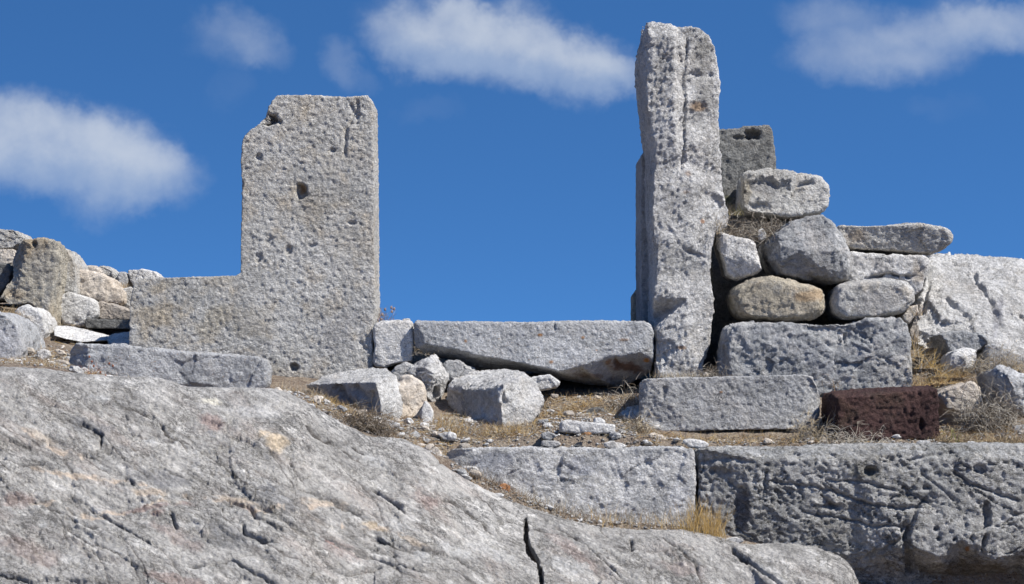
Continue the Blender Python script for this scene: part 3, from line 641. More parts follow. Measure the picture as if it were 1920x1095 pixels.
# --- right-hand outcrop and stones
stone('outcrop', 'big white weathered outcrop rising at the right edge behind the rubble stack', 'rock outcrop',
 [(1738,490,.30),(1750,476,.45),(1800,475,.5),(1860,479,.5),(1920,484,.5),(2050,490,.5),(2240,520,.5),(2240,720,0),(1950,730,-.1),(1850,700,-.1),(1760,668,.0),(1720,645,.0),(1716,618,.03),(1727,570,.1),(1736,530,.2)], 9.3, 1.5, 'jamb', 'faceted', rnd=.0, back=1., vox=.0068, amp=1.0, sm=2,
 inner=[(1790,560,.08),(1860,540,.15),(1900,600,.1),(1840,600,.02),(1800,640,-.05),(1950,560,.2),(1880,650,-.05)],
 dents=[(1916,592,5,4,.03)], cracks=[([(1820,510),(1850,550),(1872,590),(1880,620)],3.5,.03),([(1770,560),(1790,580),(1820,600)],4,.02),([(1745,500),(1738,540),(1728,590)],5,.03)],
 stains_shading=[(1870,590,10,45,10,(.30,.30,.34),.6),(1820,530,60,10,20,(.46,.45,.44),.4)])
stone('rubble_stone', 'flat-faced bluish grey stone at the foot of the big white outcrop', 'stone',
 [(1760,626),(1775,622),(1806,617),(1847,629),(1856,640),(1845,652),(1820,668),(1790,668),(1780,660),(1773,645)], 8.98, .3, 'blue', 'broken', rnd=.06)
stone('rubble_stone', 'small stone with shaded front and white top, standing in straw right of the blue-grey block', 'stone',
 [(1779,668),(1786,660),(1811,651,.05),(1832,657,.05),(1830,675,.04),(1826,690),(1816,696),(1784,698),(1777,684)], 8.86, .22, 'white', 'smooth', rnd=.06, inner=[(1812,668,-.03),(1814,692,-.03)])
stone('rubble_stone', 'rounded greyish stone half hidden by twigs near the right edge', 'stone',
 [(1848,665),(1852,648),(1863,643),(1880,648),(1901,660),(1925,668),(1925,695),(1866,695),(1850,690)], 8.92, .3, 'grey', 'smooth', rnd=.1)
stone('rubble_stone', 'pale lumpy rock with dark overhung underside, right of the dark red block', 'stone',
 [(1757,740,.02),(1775,728),(1792,722),(1825,712),(1838,722),(1846,745),(1848,765,.02),(1843,782,.08),(1815,800,.14),(1765,800,.14),(1757,775,.1)], 8.42, .36, 'cream', 'cracked', rnd=.05, amp=.8, inner=[(1775,765,0),(1800,772,-.01),(1835,768,0)])
stone('boulder', 'large grey boulder cut off by the right edge of the photo above dark shade', 'boulder',
 [(1866,706,.06),(1870,692,.05),(1882,686,.05),(1920,700,.03),(1990,715),(2030,760),(2000,810,.05),(1930,790,.05),(1896,777,.05),(1879,760,.05),(1872,735,.05)], 8.32, .5, 'sill', 'broken', rnd=.1, inner=[(1900,730,0),(1890,705,.0)])
stone('rubble_stone', 'thin grey stone in the shade under the boulder at the right edge', 'stone',
 [(1899,802),(1905,797),(1935,795),(1960,800),(1960,822),(1900,818)], 8.2, .14, 'grey', 'smooth', rnd=.08)
# --- front row right
stone('stone_block', 'light grey pecked rectangular block lying in front of the tall pillar', 'stone block',
 [(1197,722,.02),(1203,712),(1213,708),(1300,706),(1420,702),(1512,700),(1526,706),(1534,722),(1541,748,.02),(1541,775,.02),(1535,795,.02),(1522,806),(1420,808),(1290,810),(1215,810),(1203,802),(1197,780,.02)], 8.36, .42, 'grey', 'pecked', rnd=.022, amp=.9, vox=.005,
 cracks=[([(1248,722),(1243,745)],4,.014)], stains_shading=[(1352,735,4,3,0,OR,.8)])
stone('red_block', 'dark reddish-brown rectangular block in front of the bluish-grey block', 'stone block',
 [(1552,745,.20),(1557,735,.20),(1600,730,.20),(1680,726,.20),(1752,722,.20),(1758,727,.0),(1762,770),(1763,815),(1757,824),(1660,828),(1600,828),(1568,824),(1556,812,.1),(1551,780,.2)], 8.16, .42, 'red', 'grain', rnd=0, back=.97, vox=.0055, sm=3,
 ridges=[[(1571,816,0),(1569,780,0),(1571,746,0),(1620,741,0),(1700,734,0),(1752,730,0)]], inner=[(1620,780,0),(1680,780,0),(1730,780,0)], dents=[(1728,795,7,14,.02)])
# --- ledge blocks
stone('ledge_block', 'whitish ledge block at centre bottom, left of the vertical joint', 'stone block',
 [(834,852,.02),(842,841),(900,840),(1000,840),(1150,839),(1290,838),(1300,843),(1305,870),(1304,940),(1306,1040),(1200,1050),(1000,1040),(880,990),(838,900,.02)], 7.88, .5, 'ledge', 'broken', rnd=.012, amp=.55, vox=.0055, sm=4,
 stains_shading=[(930,860,50,22,0,(.36,.38,.44),.5),(1100,920,80,40,0,(.86,.85,.83),.75),(1240,870,50,24,0,(.85,.84,.82),.7),(1010,870,40,18,20,(.85,.84,.82),.6),(1150,950,40,20,0,(.86,.85,.83),.7),(1090,870,24,20,0,(.36,.38,.44),.45),(1180,890,16,12,0,(.24,.24,.26),.5),(1270,930,20,40,0,(.84,.84,.84),.75)])
stone('ledge_block', 'huge dark weathered ledge block full of pits and cracks, filling the lower right', 'stone block',
 [(1309,850,.02),(1314,841,.0),(1400,839),(1600,837),(1800,836),(1980,835),(2240,836),(2240,1300,.1),(1950,1300,.35),(1700,1290,.35),(1500,1250,.2),(1330,1200,.1),(1309,1000,.02)], 7.86, .62, 'wall', 'cracked', rnd=0, back=1., vox=.006, amp=1.0, sm=2,
 inner=[(1400,860,-.03),(1600,862,-.03),(1800,858,-.03),(1960,860,-.03),(1400,960,-.01),(1550,1000,0),(1600,1040,.02),(1700,1020,-.04),(1760,960,-.03),(1800,1010,-.05),(1900,980,-.03),(1760,1045,-.04),(1860,1050,-.02),(1920,1030,.0),(1730,1075,.15),(1800,1080,.2),(1900,1075,.2),(1690,1095,.12)],
 dents=[(1630,884,14,10,.04),(1700,1010,8,34,.03),(1705,1050,8,28,.04),(1850,965,8,24,.03),(1840,880,12,10,.02),(1390,960,16,50,.02),(1760,1010,5,4,.02),(1790,1012,5,5,.02),(1738,915,9,5,.015),(1560,950,26,8,.02),(1672,861,3,3,.015),(1640,965,4,4,.015),(1690,990,4,5,.015),(1755,992,6,4,.02)],
 cracks=[([(1530,900),(1600,940),(1680,950),(1740,955)],2.3,.018),([(1530,895),(1620,905),(1700,925),(1760,950)],2.2,.014),([(1620,1050),(1640,1040),(1700,1010),(1720,960),(1745,930)],3.5,.025),([(1780,880),(1820,910),(1880,930),(1920,940)],2.3,.018),([(1310,868),(1360,858),(1420,868)],4,.012),([(1440,900),(1500,910),(1560,920)],2.6,.015),
         ([(1850,1000),(1840,1040)],3,.025),([(1500,960),(1580,975),(1640,985),(1700,985)],2.2,.014),([(1440,880),(1432,930)],2.4,.014),([(1540,925),(1570,960)],2.6,.016)],
 stains_shading=[(1600,848,330,6,0,(.42,.43,.44),.5),(1345,880,26,16,0,(.27,.24,.20),.5),(1620,885,40,14,0,(.30,.29,.24),.5),(1760,1010,60,30,0,(.40,.40,.41),.4),(1820,1070,90,24,0,(.20,.165,.12),.7),(1650,1060,60,24,0,(.33,.32,.30),.4),(1814,1028,4,3,0,OR,.9),(1390,950,18,50,0,(.14,.145,.17),.5)])  # thin top band paints light on the bevel; lower brown patch paints overhang shade
# --- centre loose stones
stone('boulder', 'pale loose boulder with dark left face below the L-shaped slab', 'boulder',
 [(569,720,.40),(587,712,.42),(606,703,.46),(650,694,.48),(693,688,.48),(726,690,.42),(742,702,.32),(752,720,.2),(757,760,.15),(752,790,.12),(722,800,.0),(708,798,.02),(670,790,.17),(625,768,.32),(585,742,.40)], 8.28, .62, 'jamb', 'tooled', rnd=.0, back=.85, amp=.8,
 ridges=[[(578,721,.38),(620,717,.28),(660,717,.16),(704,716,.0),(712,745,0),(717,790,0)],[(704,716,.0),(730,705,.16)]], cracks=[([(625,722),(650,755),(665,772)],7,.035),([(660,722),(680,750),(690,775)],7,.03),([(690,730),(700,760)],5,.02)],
 stains_shading=[(640,740,60,24,40,(.34,.35,.38),.55)])  # bluish patch puts the left face's shade into the colour
stone('boulder', 'cream-coloured rough boulder touching the dark-faced one on its right', 'boulder',
 [(744,712,.06),(752,704,.05),(766,701,.05),(788,712,.05),(797,730,.05),(800,760,.05),(800,790),(770,800),(735,800),(730,770),(738,735)], 8.44, .32, 'cream', 'broken', rnd=.08, amp=.8)
stone('rubble_stone', 'small white pointed stone leaning on the cream boulder', 'stone',
 [(790,760),(796,750),(804,756),(812,770),(813,785),(800,794),(788,790)], 8.36, .12, 'white', 'smooth', rnd=.1)
stone('boulder', 'craggy upright grey-white stone with a pointed top under the left end of the sill', 'boulder',
 [(758,695),(770,684),(795,669,.03),(817,662,.05),(832,684,.05),(844,706,.06),(834,731,.04),(826,755),(812,765),(795,745),(778,715)], 8.78, .26, 'jamb', 'cracked', rnd=.05, amp=1.0, inner=[(800,690,-.03),(815,700,-.03)], stains_shading=[(785,690,14,26,20,(.22,.22,.24),.6)], dents=[(820,745,8,14,.04)])
stone('rubble_stone', 'low grey stone left of the craggy pointed stone', 'stone',
 [(732,697),(742,687),(760,679),(776,684),(784,700),(775,722),(740,720)], 8.86, .2, 'grey', 'smooth', rnd=.1)
stone('rubble_stone', 'small grey stone tucked under the sill right of the craggy pointed stone', 'stone',
 [(832,684),(838,677),(861,676),(873,687),(893,693),(890,702),(870,712),(838,715)], 8.92, .18, 'grey', 'broken', rnd=.1)
stone('boulder', 'biggest loose boulder in front of the sill, white with a dark left face', 'boulder',
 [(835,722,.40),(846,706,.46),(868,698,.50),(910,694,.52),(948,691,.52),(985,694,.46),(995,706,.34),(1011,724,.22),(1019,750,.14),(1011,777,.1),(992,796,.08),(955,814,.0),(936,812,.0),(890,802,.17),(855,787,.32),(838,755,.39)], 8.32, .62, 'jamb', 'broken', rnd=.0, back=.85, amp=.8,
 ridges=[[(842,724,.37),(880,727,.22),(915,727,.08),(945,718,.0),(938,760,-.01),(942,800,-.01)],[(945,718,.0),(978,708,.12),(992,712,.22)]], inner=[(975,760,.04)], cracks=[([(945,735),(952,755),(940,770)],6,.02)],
 stains_shading=[(880,745,36,26,20,(.33,.32,.31),.6),(940,710,40,10,0,(.50,.48,.46),.4)])  # dark patch paints shade on the face turned from the sun
stone('rubble_stone', 'flat white stone sticking out right of the biggest loose boulder', 'stone',
 [(990,712),(1000,706),(1031,702),(1041,708),(1051,717),(1045,727),(1015,734),(998,730)], 8.78, .24, 'white', 'smooth', rnd=.1)
stone('rubble_stone', 'long thin white slab lying flat in the straw before the sill', 'stone',
 [(1048,800),(1052,791),(1063,788),(1085,790),(1109,793),(1140,796),(1154,797),(1152,812),(1120,814),(1052,810)], 8.12, .12, 'white', 'broken', rnd=.08, amp=.8)
stone('rubble_stone', 'little white stone perched behind the long thin white slab', 'stone',
 [(1112,792),(1116,784),(1124,782),(1136,789),(1136,798),(1114,798)], 8.2, .06, 'white', 'smooth', rnd=.1)
stone('rubble_stone', 'pale stone slab in shadow at the left end of the pecked rectangular block', 'stone',
 [(1155,782),(1166,771,.04),(1178,762,.08),(1200,759,.08),(1204,780),(1200,792),(1160,792)], 8.46, .2, 'white', 'smooth', rnd=.06)
stone('rubble_stone', 'dark brown-grey stone in the straw below the right end of the sill', 'stone',
 [(1096,774),(1104,765),(1120,762),(1138,768),(1142,780),(1130,786),(1100,786)], 8.52, .14, 'dark', 'smooth', rnd=.12)

# --- left-hand rubble wall and stones
stone('upright_stone', 'tall ochre-tinted upright stone at the left of the rubble wall', 'stone',
 [(28,478,.10),(40,453,.08),(50,450),(80,448),(106,451),(111,460),(110,481),(103,540),(100,599),(95,640),(80,640),(82,592),(56,572),(15,574),(-4,560),(3,545),(22,522,.02)], 9.38, .32, 'paletan', 'broken', rnd=0, back=.95, amp=.8,
 inner=[(48,470,0),(36,520,0)], stains_shading=[(80,500,24,50,0,(.38,.36,.33),.5),(85,570,10,30,0,(.36,.36,.36),.6),(30,550,30,14,0,(.48,.38,.26),.6)], dents=[(64,457,5,5,.03)])
stone('rubble_stone', 'smooth greyish stone just right of the ochre upright stone', 'stone',
 [(105,470),(112,461),(125,466),(136,484),(142,497),(145,552),(124,549),(100,550)], 9.62, .34, 'slab', 'smooth', rnd=.04)
stone('rubble_stone', 'largest pale block in the left rubble wall, in its upper course', 'stone',
 [(145,512),(155,504),(193,515),(207,523),(213,537),(232,542),(233,566),(222,572),(186,562),(146,553)], 9.72, .34, 'cream', 'broken', rnd=.04)
stone('rubble_stone', 'narrow grey stone of the rubble wall touching the L-shaped slab', 'stone',
 [(228,542),(246,538),(256,560),(250,585),(236,578),(226,566)], 9.80, .3, 'slab', 'smooth', rnd=.05)
stone('rubble_stone', 'white rounded stone low in the left rubble wall', 'stone',
 [(109,563),(124,548),(155,554),(174,560),(183,574),(184,592),(170,604),(152,614),(118,608),(108,588)], 9.58, .34, 'white', 'smooth', rnd=.07)
stone('rubble_stone', 'narrow white filler stone between ochre upright stone and white rounded stone', 'stone',
 [(98,560),(104,554),(111,562),(110,598),(98,600)], 9.62, .2, 'cream', 'smooth', rnd=.05)
stone('rubble_stone', 'brownish rectangular stone above the thin dark slab left of the L-shaped slab', 'stone',
 [(182,570),(190,565),(217,572),(246,583),(248,600),(186,600)], 9.66, .3, 'soilstone', 'broken', rnd=.04)
stone('rubble_slab', 'thin dark lichen-covered slab lying at the foot of the left rubble wall', 'stone slab',
 [(157,600),(162,597),(246,599),(250,618),(200,616),(160,615)], 9.46, .3, 'dark', 'cracked', rnd=.03, amp=.6)
stone('rubble_slab', 'white flat slab lying on the ground, crossed by the shadow of the L-shaped slab', 'stone slab',
 [(101,614,.1),(106,610,.15),(124,611,.2),(160,618,.2),(200,628,.2),(198,638),(155,642),(124,636),(101,629)], 9.12, .4, 'white', 'broken', rnd=.03, amp=.5)
stone('rubble_stone', 'shaded flat stone in the corner between white flat slab and L-shaped slab', 'stone',
 [(196,632,.05),(210,624,.12),(246,620,.15),(250,650),(205,650)], 9.16, .3, 'white', 'broken', rnd=.04)
G = 'loose stones along the top of the left rubble wall'
stone('rubble_stone', 'low loose stone on the wall crest, leftmost of the four distant ones', 'stone', [(143,508),(152,500),(165,497),(180,499),(190,509),(188,530),(145,530)], 10.1, .25, 'cream', 'smooth', rnd=.1, group=G)
stone('rubble_stone', 'jagged loose stone on the wall crest, highest of the four distant ones', 'stone', [(182,498),(188,495),(200,499),(212,508),(219,517),(224,535),(200,540),(184,520)], 10.2, .25, 'slab', 'broken', rnd=.06, group=G)
stone('rubble_stone', 'small knobbly loose stone on the crest between jagged and flat-topped ones', 'stone', [(220,514),(226,509),(236,510),(240,522),(238,540),(222,540)], 10.15, .2, 'grey', 'smooth', rnd=.1, group=G)
stone('rubble_stone', 'flat-topped pale stone on the wall crest beside the L-shaped slab', 'stone', [(237,507),(243,504),(267,504),(290,508),(301,518),(292,535),(250,540),(241,525)], 10.15, .3, 'white', 'smooth', rnd=.06, group=G)
stone('rubble_stone', 'rough grey stone highest at the left edge of the photo', 'stone', [(-60,440),(-30,428),(0,428),(30,430),(41,443),(38,456),(24,466),(-10,470),(-60,465)], 9.7, .35, 'slab', 'cracked', rnd=.06)
stone('rubble_stone', 'pale stone wedged below the highest stone at the left edge', 'stone', [(-50,470),(0,466),(26,464),(30,480),(26,496),(-10,494),(-50,490)], 9.66, .3, 'cream', 'broken', rnd=.06)
stone('rubble_stone', 'shaded dark grey-brown rounded stone at the left edge behind the ochre upright', 'stone', [(-60,500),(-10,490),(17,492),(24,508),(20,530),(2,552),(-30,558),(-60,540)], 9.5, .3, 'dark', 'smooth', rnd=.1)
stone('gap_backing', 'added dark backing for the shade in the gap between edge stones and the ochre upright', 'stone', [(-70,470),(20,470),(60,500),(60,560),(-70,570)], 9.86, .2, 'dark', 'smooth', rnd=0)  # backing added so this gap reads as dark shade
stone('gap_backing', 'packing stone deep inside the left rubble wall behind its pale blocks', 'stone', [(70,520),(130,520),(200,535),(246,550),(250,640),(70,640)], 9.98, .2, 'soilstone', 'smooth', rnd=0)
stone('boulder', 'white-grey boulder at the foot of the ochre upright stone', 'boulder',
 [(27,585),(36,575),(50,569),(74,579),(86,598),(90,625),(84,640),(62,640),(40,627),(33,603)], 9.12, .34, 'white', 'smooth', rnd=.1, amp=1.1, stains_shading=[(52,600,14,10,0,(.50,.42,.32),.5)])
stone('boulder', 'large bluish-white boulder cut by the left edge just above the bedrock', 'boulder',
 [(-90,600),(-40,582),(0,583),(19,589),(33,605),(41,630),(46,658),(44,676),(28,690),(0,700),(-90,700)], 8.5, .5, 'sill', 'smooth', rnd=.09, stains_shading=[(10,640,30,40,0,(.50,.50,.52),.6)])

# --- small named stones:   outline given as centre, half sizes
def small(label, cx_, cy_, rx, ry, Y, mat, group=None, name='rubble_stone', tilt=0, k=9, D=None):
    r = random.Random(int(cx_*13+cy_*7)); pts = []
    for i in range(k):
        a = 2*math.pi*(i+r.uniform(-.25, .25))/k; q_ = r.uniform(.85, 1.1)
        u, v = math.cos(a)*rx*q_, math.sin(a)*ry*q_
        if v > 0: v *= 1.25
        t_ = math.radians(tilt); pts.append((cx_+u*math.cos(t_)-v*math.sin(t_), cy_+u*math.sin(t_)+v*math.cos(t_)))
    return stone(name, label, 'stone', pts, Y, D or max(.03, 2*min(rx, ry*1.6)/F*Y*1.1), mat, 'broken', rnd=.14, vox=max(.003, min(rx, ry)*2/F*Y/14), sm=3, group=group, amp=1.)
for a in [
 ('flat pale stone on the slope between bedrock and dark-faced boulder', 596,760,29,11,8.02,'white',15),
 ('oval whitish pebble left of the tan cylindrical pebble', 621,783,15,6,7.98,'white',5),
 ('tan cylindrical pebble beside the spiky twig bush', 657,788,13,5.5,7.98,'orange',-3),
 ('flat whitish chip in front of the cream boulder', 736,796,16,6,8.05,'white',5),
 ('small white chip below the flat chip near the cream boulder', 754,803,8,4.5,8.02,'white',10),
 ('flat light grey stone on the terrace edge above the ledge corner', 838,817,20,7,8.08,'white',8),
 ('wedge-shaped stone between bedrock and the left ledge corner', 815,846,20,11,7.86,'cream',30),
 ('flat stone chip just under the left ledge corner', 841,872,16,6,7.82,'cream',18),
 ('bright white rounded stone below the left ledge corner', 878,882,21,10,7.82,'white',-4),
 ('small cream stone under the bright white rounded stone', 868,898,9,9,7.80,'cream',30),
 ('orange-brown stone in dry plants below the whitish ledge block', 947,916,15,11,7.80,'orange',-8),
 ('tiny pinkish pebble on the bedrock rim below the whitish ledge block', 1124,985,8,4.5,7.76,'cream',0),
 ('white stone with orange end at the foot of the golden grass', 1378,1013,20,8,7.74,'white',0),
 ('pebble jammed in the top of the deep bedrock fissure', 986,987,8,8,7.72,'soilstone',0),
 ('upper of two stacked grey lumps on the terrace edge', 1028,817,18,9,8.05,'grey',8),
 ('lower of two stacked grey lumps on the terrace edge', 1032,832,20,8,7.98,'grey',5),
 ('low white stone on the terrace edge right of the stacked lumps', 1155,834,24,8,7.98,'white',0),
 ('small reddish stone in straw beneath the long thin white slab', 1102,812,9,4,8.06,'orange',0),
 ('small pale stone at the lower left corner of the pecked block', 1233,820,19,6,8.12,'cream',12),
 ('flat stone lying behind the joint of the two ledge blocks', 1305,831,28,7,7.99,'white',8),
 ('small bright stone at the front foot of the dark red block', 1732,830,13,4,7.99,'white',0),
 ('white pebble in brown straw near the right edge', 1822,829,10,3.5,7.99,'white',0),
 ('small round white stone on twigs above the white wedge-shaped stone', 1428,438,10,11,9.1,'white',0),
 ('tan pebble propped against the right side of the pillar foot', 1323,703,6,5,8.75,'soilstone',0),
 ('little white stone on top of the small squarish block', 761,599,10,3,9.3,'white',0),
 ('pale stone at the foot of the boulder cut by the left edge', 80,664,13,11,8.55,'white',0),
 ('beige stone between scree and the long low block', 110,684,18,11,8.35,'soilstone',0),
 ('small white scree stone leftmost below the white-grey boulder', 55,656,10,7,8.6,'cream',0),
 ('pale scree stone close to the end of the long low block', 112,660,12,6,8.65,'cream',20),
 ('dark pebble on the terrace left of the low white stone', 1082,835,10,4,7.99,'dark',0),
 ('small stone in the straw under the flat white protruding stone', 1040,742,9,5,8.7,'soilstone',0),
]:
    small(a[0], a[1], a[2], a[3], a[4], a[5], a[6], tilt=a[7])

# ------------------------------------------------------------------ pebbles (individuals), gravel (stuff)
def icorock(r, seed, sub=1):
    bm = bmesh.new(); bmesh.ops.create_icosphere(bm, subdivisions=sub, radius=r)
    me = bpy.data.meshes.new('pebble'); 
    rg_ = np.random.RandomState(seed); sc_ = np.array([rg_.uniform(.8, 1.3), rg_.uniform(.7, 1.1), rg_.uniform(.4, .7)])
    cs = np.array([v.co[:] for v in bm.verts]); fa_, _ = facets(cs/r, 1.1, seed)
    cs = cs*(1+fa_[:, None]*.35)*sc_
    for v, c in zip(bm.verts, cs): v.co = c
    return bm, me
rnd_ = random.Random(7)
pebm = []
for k in range(28):
    rr = .007+.022*(k/27)**2.3
    bm, me = icorock(1., 900+k, 2); bm.to_mesh(me); bm.free(); me.transform(__import__('mathutils').Matrix.Scale(rr, 4))
    apply_stains_shading(me, np.zeros((len(me.vertices), 3)), 0, 0, 0, [], 0)
    me.materials.append(M[['white', 'cream', 'white', 'grey', 'cream', 'soilstone', 'white'][k % 7]]); pebm.append((rr, me))
def pick(regions):
    tot = sum(r[4] for r in regions); u = rnd_.random()*tot
    for r in regions:
        u -= r[4]
        if u <= 0: return rnd_.uniform(r[0], r[1]), rnd_.uniform(r[2], r[3])
    r = regions[-1]; return rnd_.uniform(r[0], r[1]), rnd_.uniform(r[2], r[3])
# regions in metres (x0,x1,y0,y1,weight): left terrace slope, centre terrace, right terrace, left scree
REG = [(-.95, -.25, 7.8, 8.35, 3.0), (-.3, .6, 7.98, 8.5, 3.2), (.5, 2.1, 7.99, 8.2, 1.6), (-2.1, -1.55, 7.9, 9.0, 2.0), (.1, .65, 8.5, 9.0, .5), (1.6, 2.1, 8.3, 9.1, .8), (-.25, .75, 7.76, 7.85, .9)]
for k in range(300):
    x, y = pick(REG); z = float(terr(x, y)[0]); r, pm_ = pebm[rnd_.randrange(28)]
    o = bpy.data.objects.new('pebble', pm_); C.objects.link(o)
    o.location = (x, y, z+r*.2+.003); o.rotation_euler = (rnd_.uniform(-.4, .4), rnd_.uniform(-.4, .4), rnd_.uniform(0, 6.28))
    tag(o, 'small pale limestone pebble lying loose on the dry terrace soil', 'pebble', 'pebbles scattered over the terrace')
class Acc:
    def __init__(s): s.v = []; s.f = []; s.mi = []; s.n = 0
    def add(s, v, f, mi=0):
        s.v.append(v); s.f += [tuple(i+s.n for i in q_) for q_ in f]; s.mi += [mi]*len(f); s.n += len(v)
    def mesh(s, name, mats, smooth=False):
        me = bpy.data.meshes.new(name); me.from_pydata(np.concatenate(s.v).tolist(), [], s.f)
        for m in mats: me.materials.append(m)
        me.polygons.foreach_set('material_index', np.array(s.mi, dtype=np.int32)); me.update(); return me
ac = Acc(); tmpl = []
for k in range(6):
    bm, me = icorock(1., 950+k, 1); tmpl.append((np.array([v.co[:] for v in bm.verts]), [tuple(v.index for v in f.verts) for f in bm.faces])); bm.free(); bpy.data.meshes.remove(me)
gxs = [pick(REG) for _ in range(9000)]; gz = terr([g[0] for g in gxs], [g[1] for g in gxs])
for (x, y), z in zip(gxs, gz):
    v, f = rnd_.choice(tmpl); r = .0022+.0068*rnd_.random()**2; a = rnd_.uniform(0, 6.28); ca, sa = math.cos(a), math.sin(a)
    w_ = v*r; w_ = np.stack([w_[:, 0]*ca-w_[:, 1]*sa+x, w_[:, 0]*sa+w_[:, 1]*ca+y, w_[:, 2]+z+r*.3+.001], 1)
    ac.add(w_, f, rnd_.choice([0, 0, 1, 2, 2]))
gvm = ac.mesh('gravel', [M['white'], M['grey'], M['soilstone']]); apply_stains_shading(gvm, np.zeros((len(gvm.vertices), 3)), 0, 0, 0, [], 0)
tag(link_mesh('gravel', gvm), 'fine limestone gravel strewn over the soil of the terrace', 'gravel', kind='stuff')

# ------------------------------------------------------------------ dry grass, twigs and bushes
def plant_mat(name, c1, c2):
    m = bpy.data.materials.new(name); m.use_nodes = True; t = NT(m.node_tree); m.node_tree.nodes.clear()
    tc = t.n('ShaderNodeTexCoord'); g = t.n('ShaderNodeNewGeometry')
    col = t.mix(g.outputs['Random Per Island'], c1, c2)
    col = t.mix(t.m('MULTIPLY', t.noise(tc.outputs['Object'], 60, 3).outputs['Fac'], .4), col, tuple(x*.5 for x in c1))
    bs = t.n('ShaderNodeBsdfPrincipled'); t.l(col, bs.inputs['Base Color']); bs.inputs['Roughness'].default_value = .8; bs.inputs['Specular IOR Level'].default_value = .2
    o = t.n('ShaderNodeOutputMaterial'); t.l(bs.outputs[0], o.inputs[0]); return m
PM = {'straw': plant_mat('straw', (.56, .45, .28), (.38, .29, .17)), 'gold': plant_mat('golden_straw', (.62, .42, .15), (.45, .30, .11)), 'brown': plant_mat('brown_litter', (.22, .14, .075), (.34, .22, .11)),
      'grey': plant_mat('grey_twig', (.33, .29, .24), (.20, .165, .13)), 'pale': plant_mat('pale_twig', (.50, .46, .39), (.36, .32, .26)), 'dark': plant_mat('dark_twig', (.10, .08, .06), (.17, .13, .09)),
      'bud': plant_mat('red_bud', (.30, .08, .05), (.22, .10, .06)), 'green': plant_mat('dull_green', (.16, .17, .05), (.25, .22, .07)), 'flower': plant_mat('dry_flower', (.34, .30, .29), (.22, .17, .17))}
def blade(ac, base, d, L, wd, bend, mi=0, seg=4):
    """thin tapering three-sided stalk that bends over"""
    d = np.array(d, float); d /= np.linalg.norm(d)
    side = np.cross(d, [0, 0, 1.]); side = side/(np.linalg.norm(side)+1e-6)
    up = np.cross(side, d); vs = []; p = np.array(base, float)
    bv = np.array([rnd_.uniform(-1, 1), rnd_.uniform(-1, 1), rnd_.uniform(-1.2, .2)])*bend
    for i in range(seg+1):
        t_ = i/seg; r = wd*(1-.8*t_)*.5
        vs += [p+side*r, p-side*r*.5+up*r*.87, p-side*r*.5-up*r*.87]
        d = d+bv/seg; d /= np.linalg.norm(d); p = p+d*L/seg
    f = []
    for i in range(seg):
        for j in range(3):
            a, b = i*3+j, i*3+(j+1) % 3; f.append((a, b, b+3, a+3))
    ac.add(np.array(vs), f, mi); return p, d
def rdir(tilt0, tilt1, lean=(0, 0)):
    a = rnd_.uniform(0, 6.283); t_ = math.radians(rnd_.uniform(tilt0, tilt1))
    return (math.sin(t_)*math.cos(a)+lean[0], math.sin(t_)*math.sin(a)+lean[1], math.cos(t_))
# litter over all of the soil in view
ac = Acc()
GR = [(-.95, -.25, 7.85, 8.4, 2.4), (-.3, .6, 7.99, 8.6, 3.6), (.5, 2.1, 7.99, 8.3, 4.6), (-2.1, -1.55, 7.9, 8.9, 1.3), (.1, .65, 8.4, 9.0, 2.4), (1.55, 2.15, 8.2, 9.2, 3.2), (-1.0, -.5, 8.2, 8.7, .8), (-2.2, -1.9, 9.1, 9.5, .3)]
gp = [pick(GR) for _ in range(25000)]; gz = terr([g[0] for g in gp], [g[1] for g in gp])
pn = fbm(np.array([(g[0], g[1], 0) for g in gp]), 3.2, 3, .5, 77)
for (x, y), z, nn in zip(gp, gz, pn):
    if nn < -.25 and rnd_.random() < .8: continue
    lie = rnd_.random() < .62
    d_ = rdir(70, 96) if lie else rdir(5, 60)
    blade(ac, (x, y, z+rnd_.uniform(0, .008)), d_, rnd_.uniform(.015, .05) if lie else rnd_.uniform(.012, .042), rnd_.uniform(.0013, .0027), .9, rnd_.choices([0, 1, 2, 3, 4], [4, 1.2, 4, 1.5, 1.0])[0], 2)
tp_ = [pick(GR) for _ in range(700)]; tz = terr([g[0] for g in tp_], [g[1] for g in tp_])
for (x, y), z in zip(tp_, tz): blade(ac, (x, y, z+.006), rdir(72, 92), rnd_.uniform(.04, .12), rnd_.uniform(.0018, .0036), .8, rnd_.choice([3, 4, 2, 4]), 4)
tag(link_mesh('dry_grass', ac.mesh('dry_grass', [PM['straw'], PM['gold'], PM['brown'], PM['grey'], PM['pale']])), 'flattened dry straw and plant litter covering the terrace soil', 'grass', kind='stuff')

def tuft(name, label, spots, mats, n, L, wd, tilt=(0, 40), lean=(0, 0), bend=.5, cat='grass tuft', zoff=None):
    """spots: (px,py,Y,spread_px)"""
    ac = Acc(); ws = [s_[3] for s_ in spots]
    for _ in range(n):
        s_ = rnd_.choices(spots, ws)[0]
        x, y, z = at(s_[0]+rnd_.gauss(0, 1)*s_[3]*.5, s_[1], s_[2]+rnd_.uniform(-.05, .05))
        g_ = float(terr(x, y)[0])
        if -.06 < g_-z < .2: z = g_+.003
        blade(ac, (x, y, z-.004), rdir(*tilt, lean), L*rnd_.uniform(.4, 1.1), wd*rnd_.uniform(.7, 1.3), bend, rnd_.randrange(len(mats)), 4)
    me = ac.mesh(name, [PM[m_] for m_ in mats]); org = at(spots[len(spots)//2][0], spots[len(spots)//2][1], spots[len(spots)//2][2])
    me.transform(__import__('mathutils').Matrix.Translation(-Vector(org)))
    return tag(link_mesh(name, me, org), label, cat)
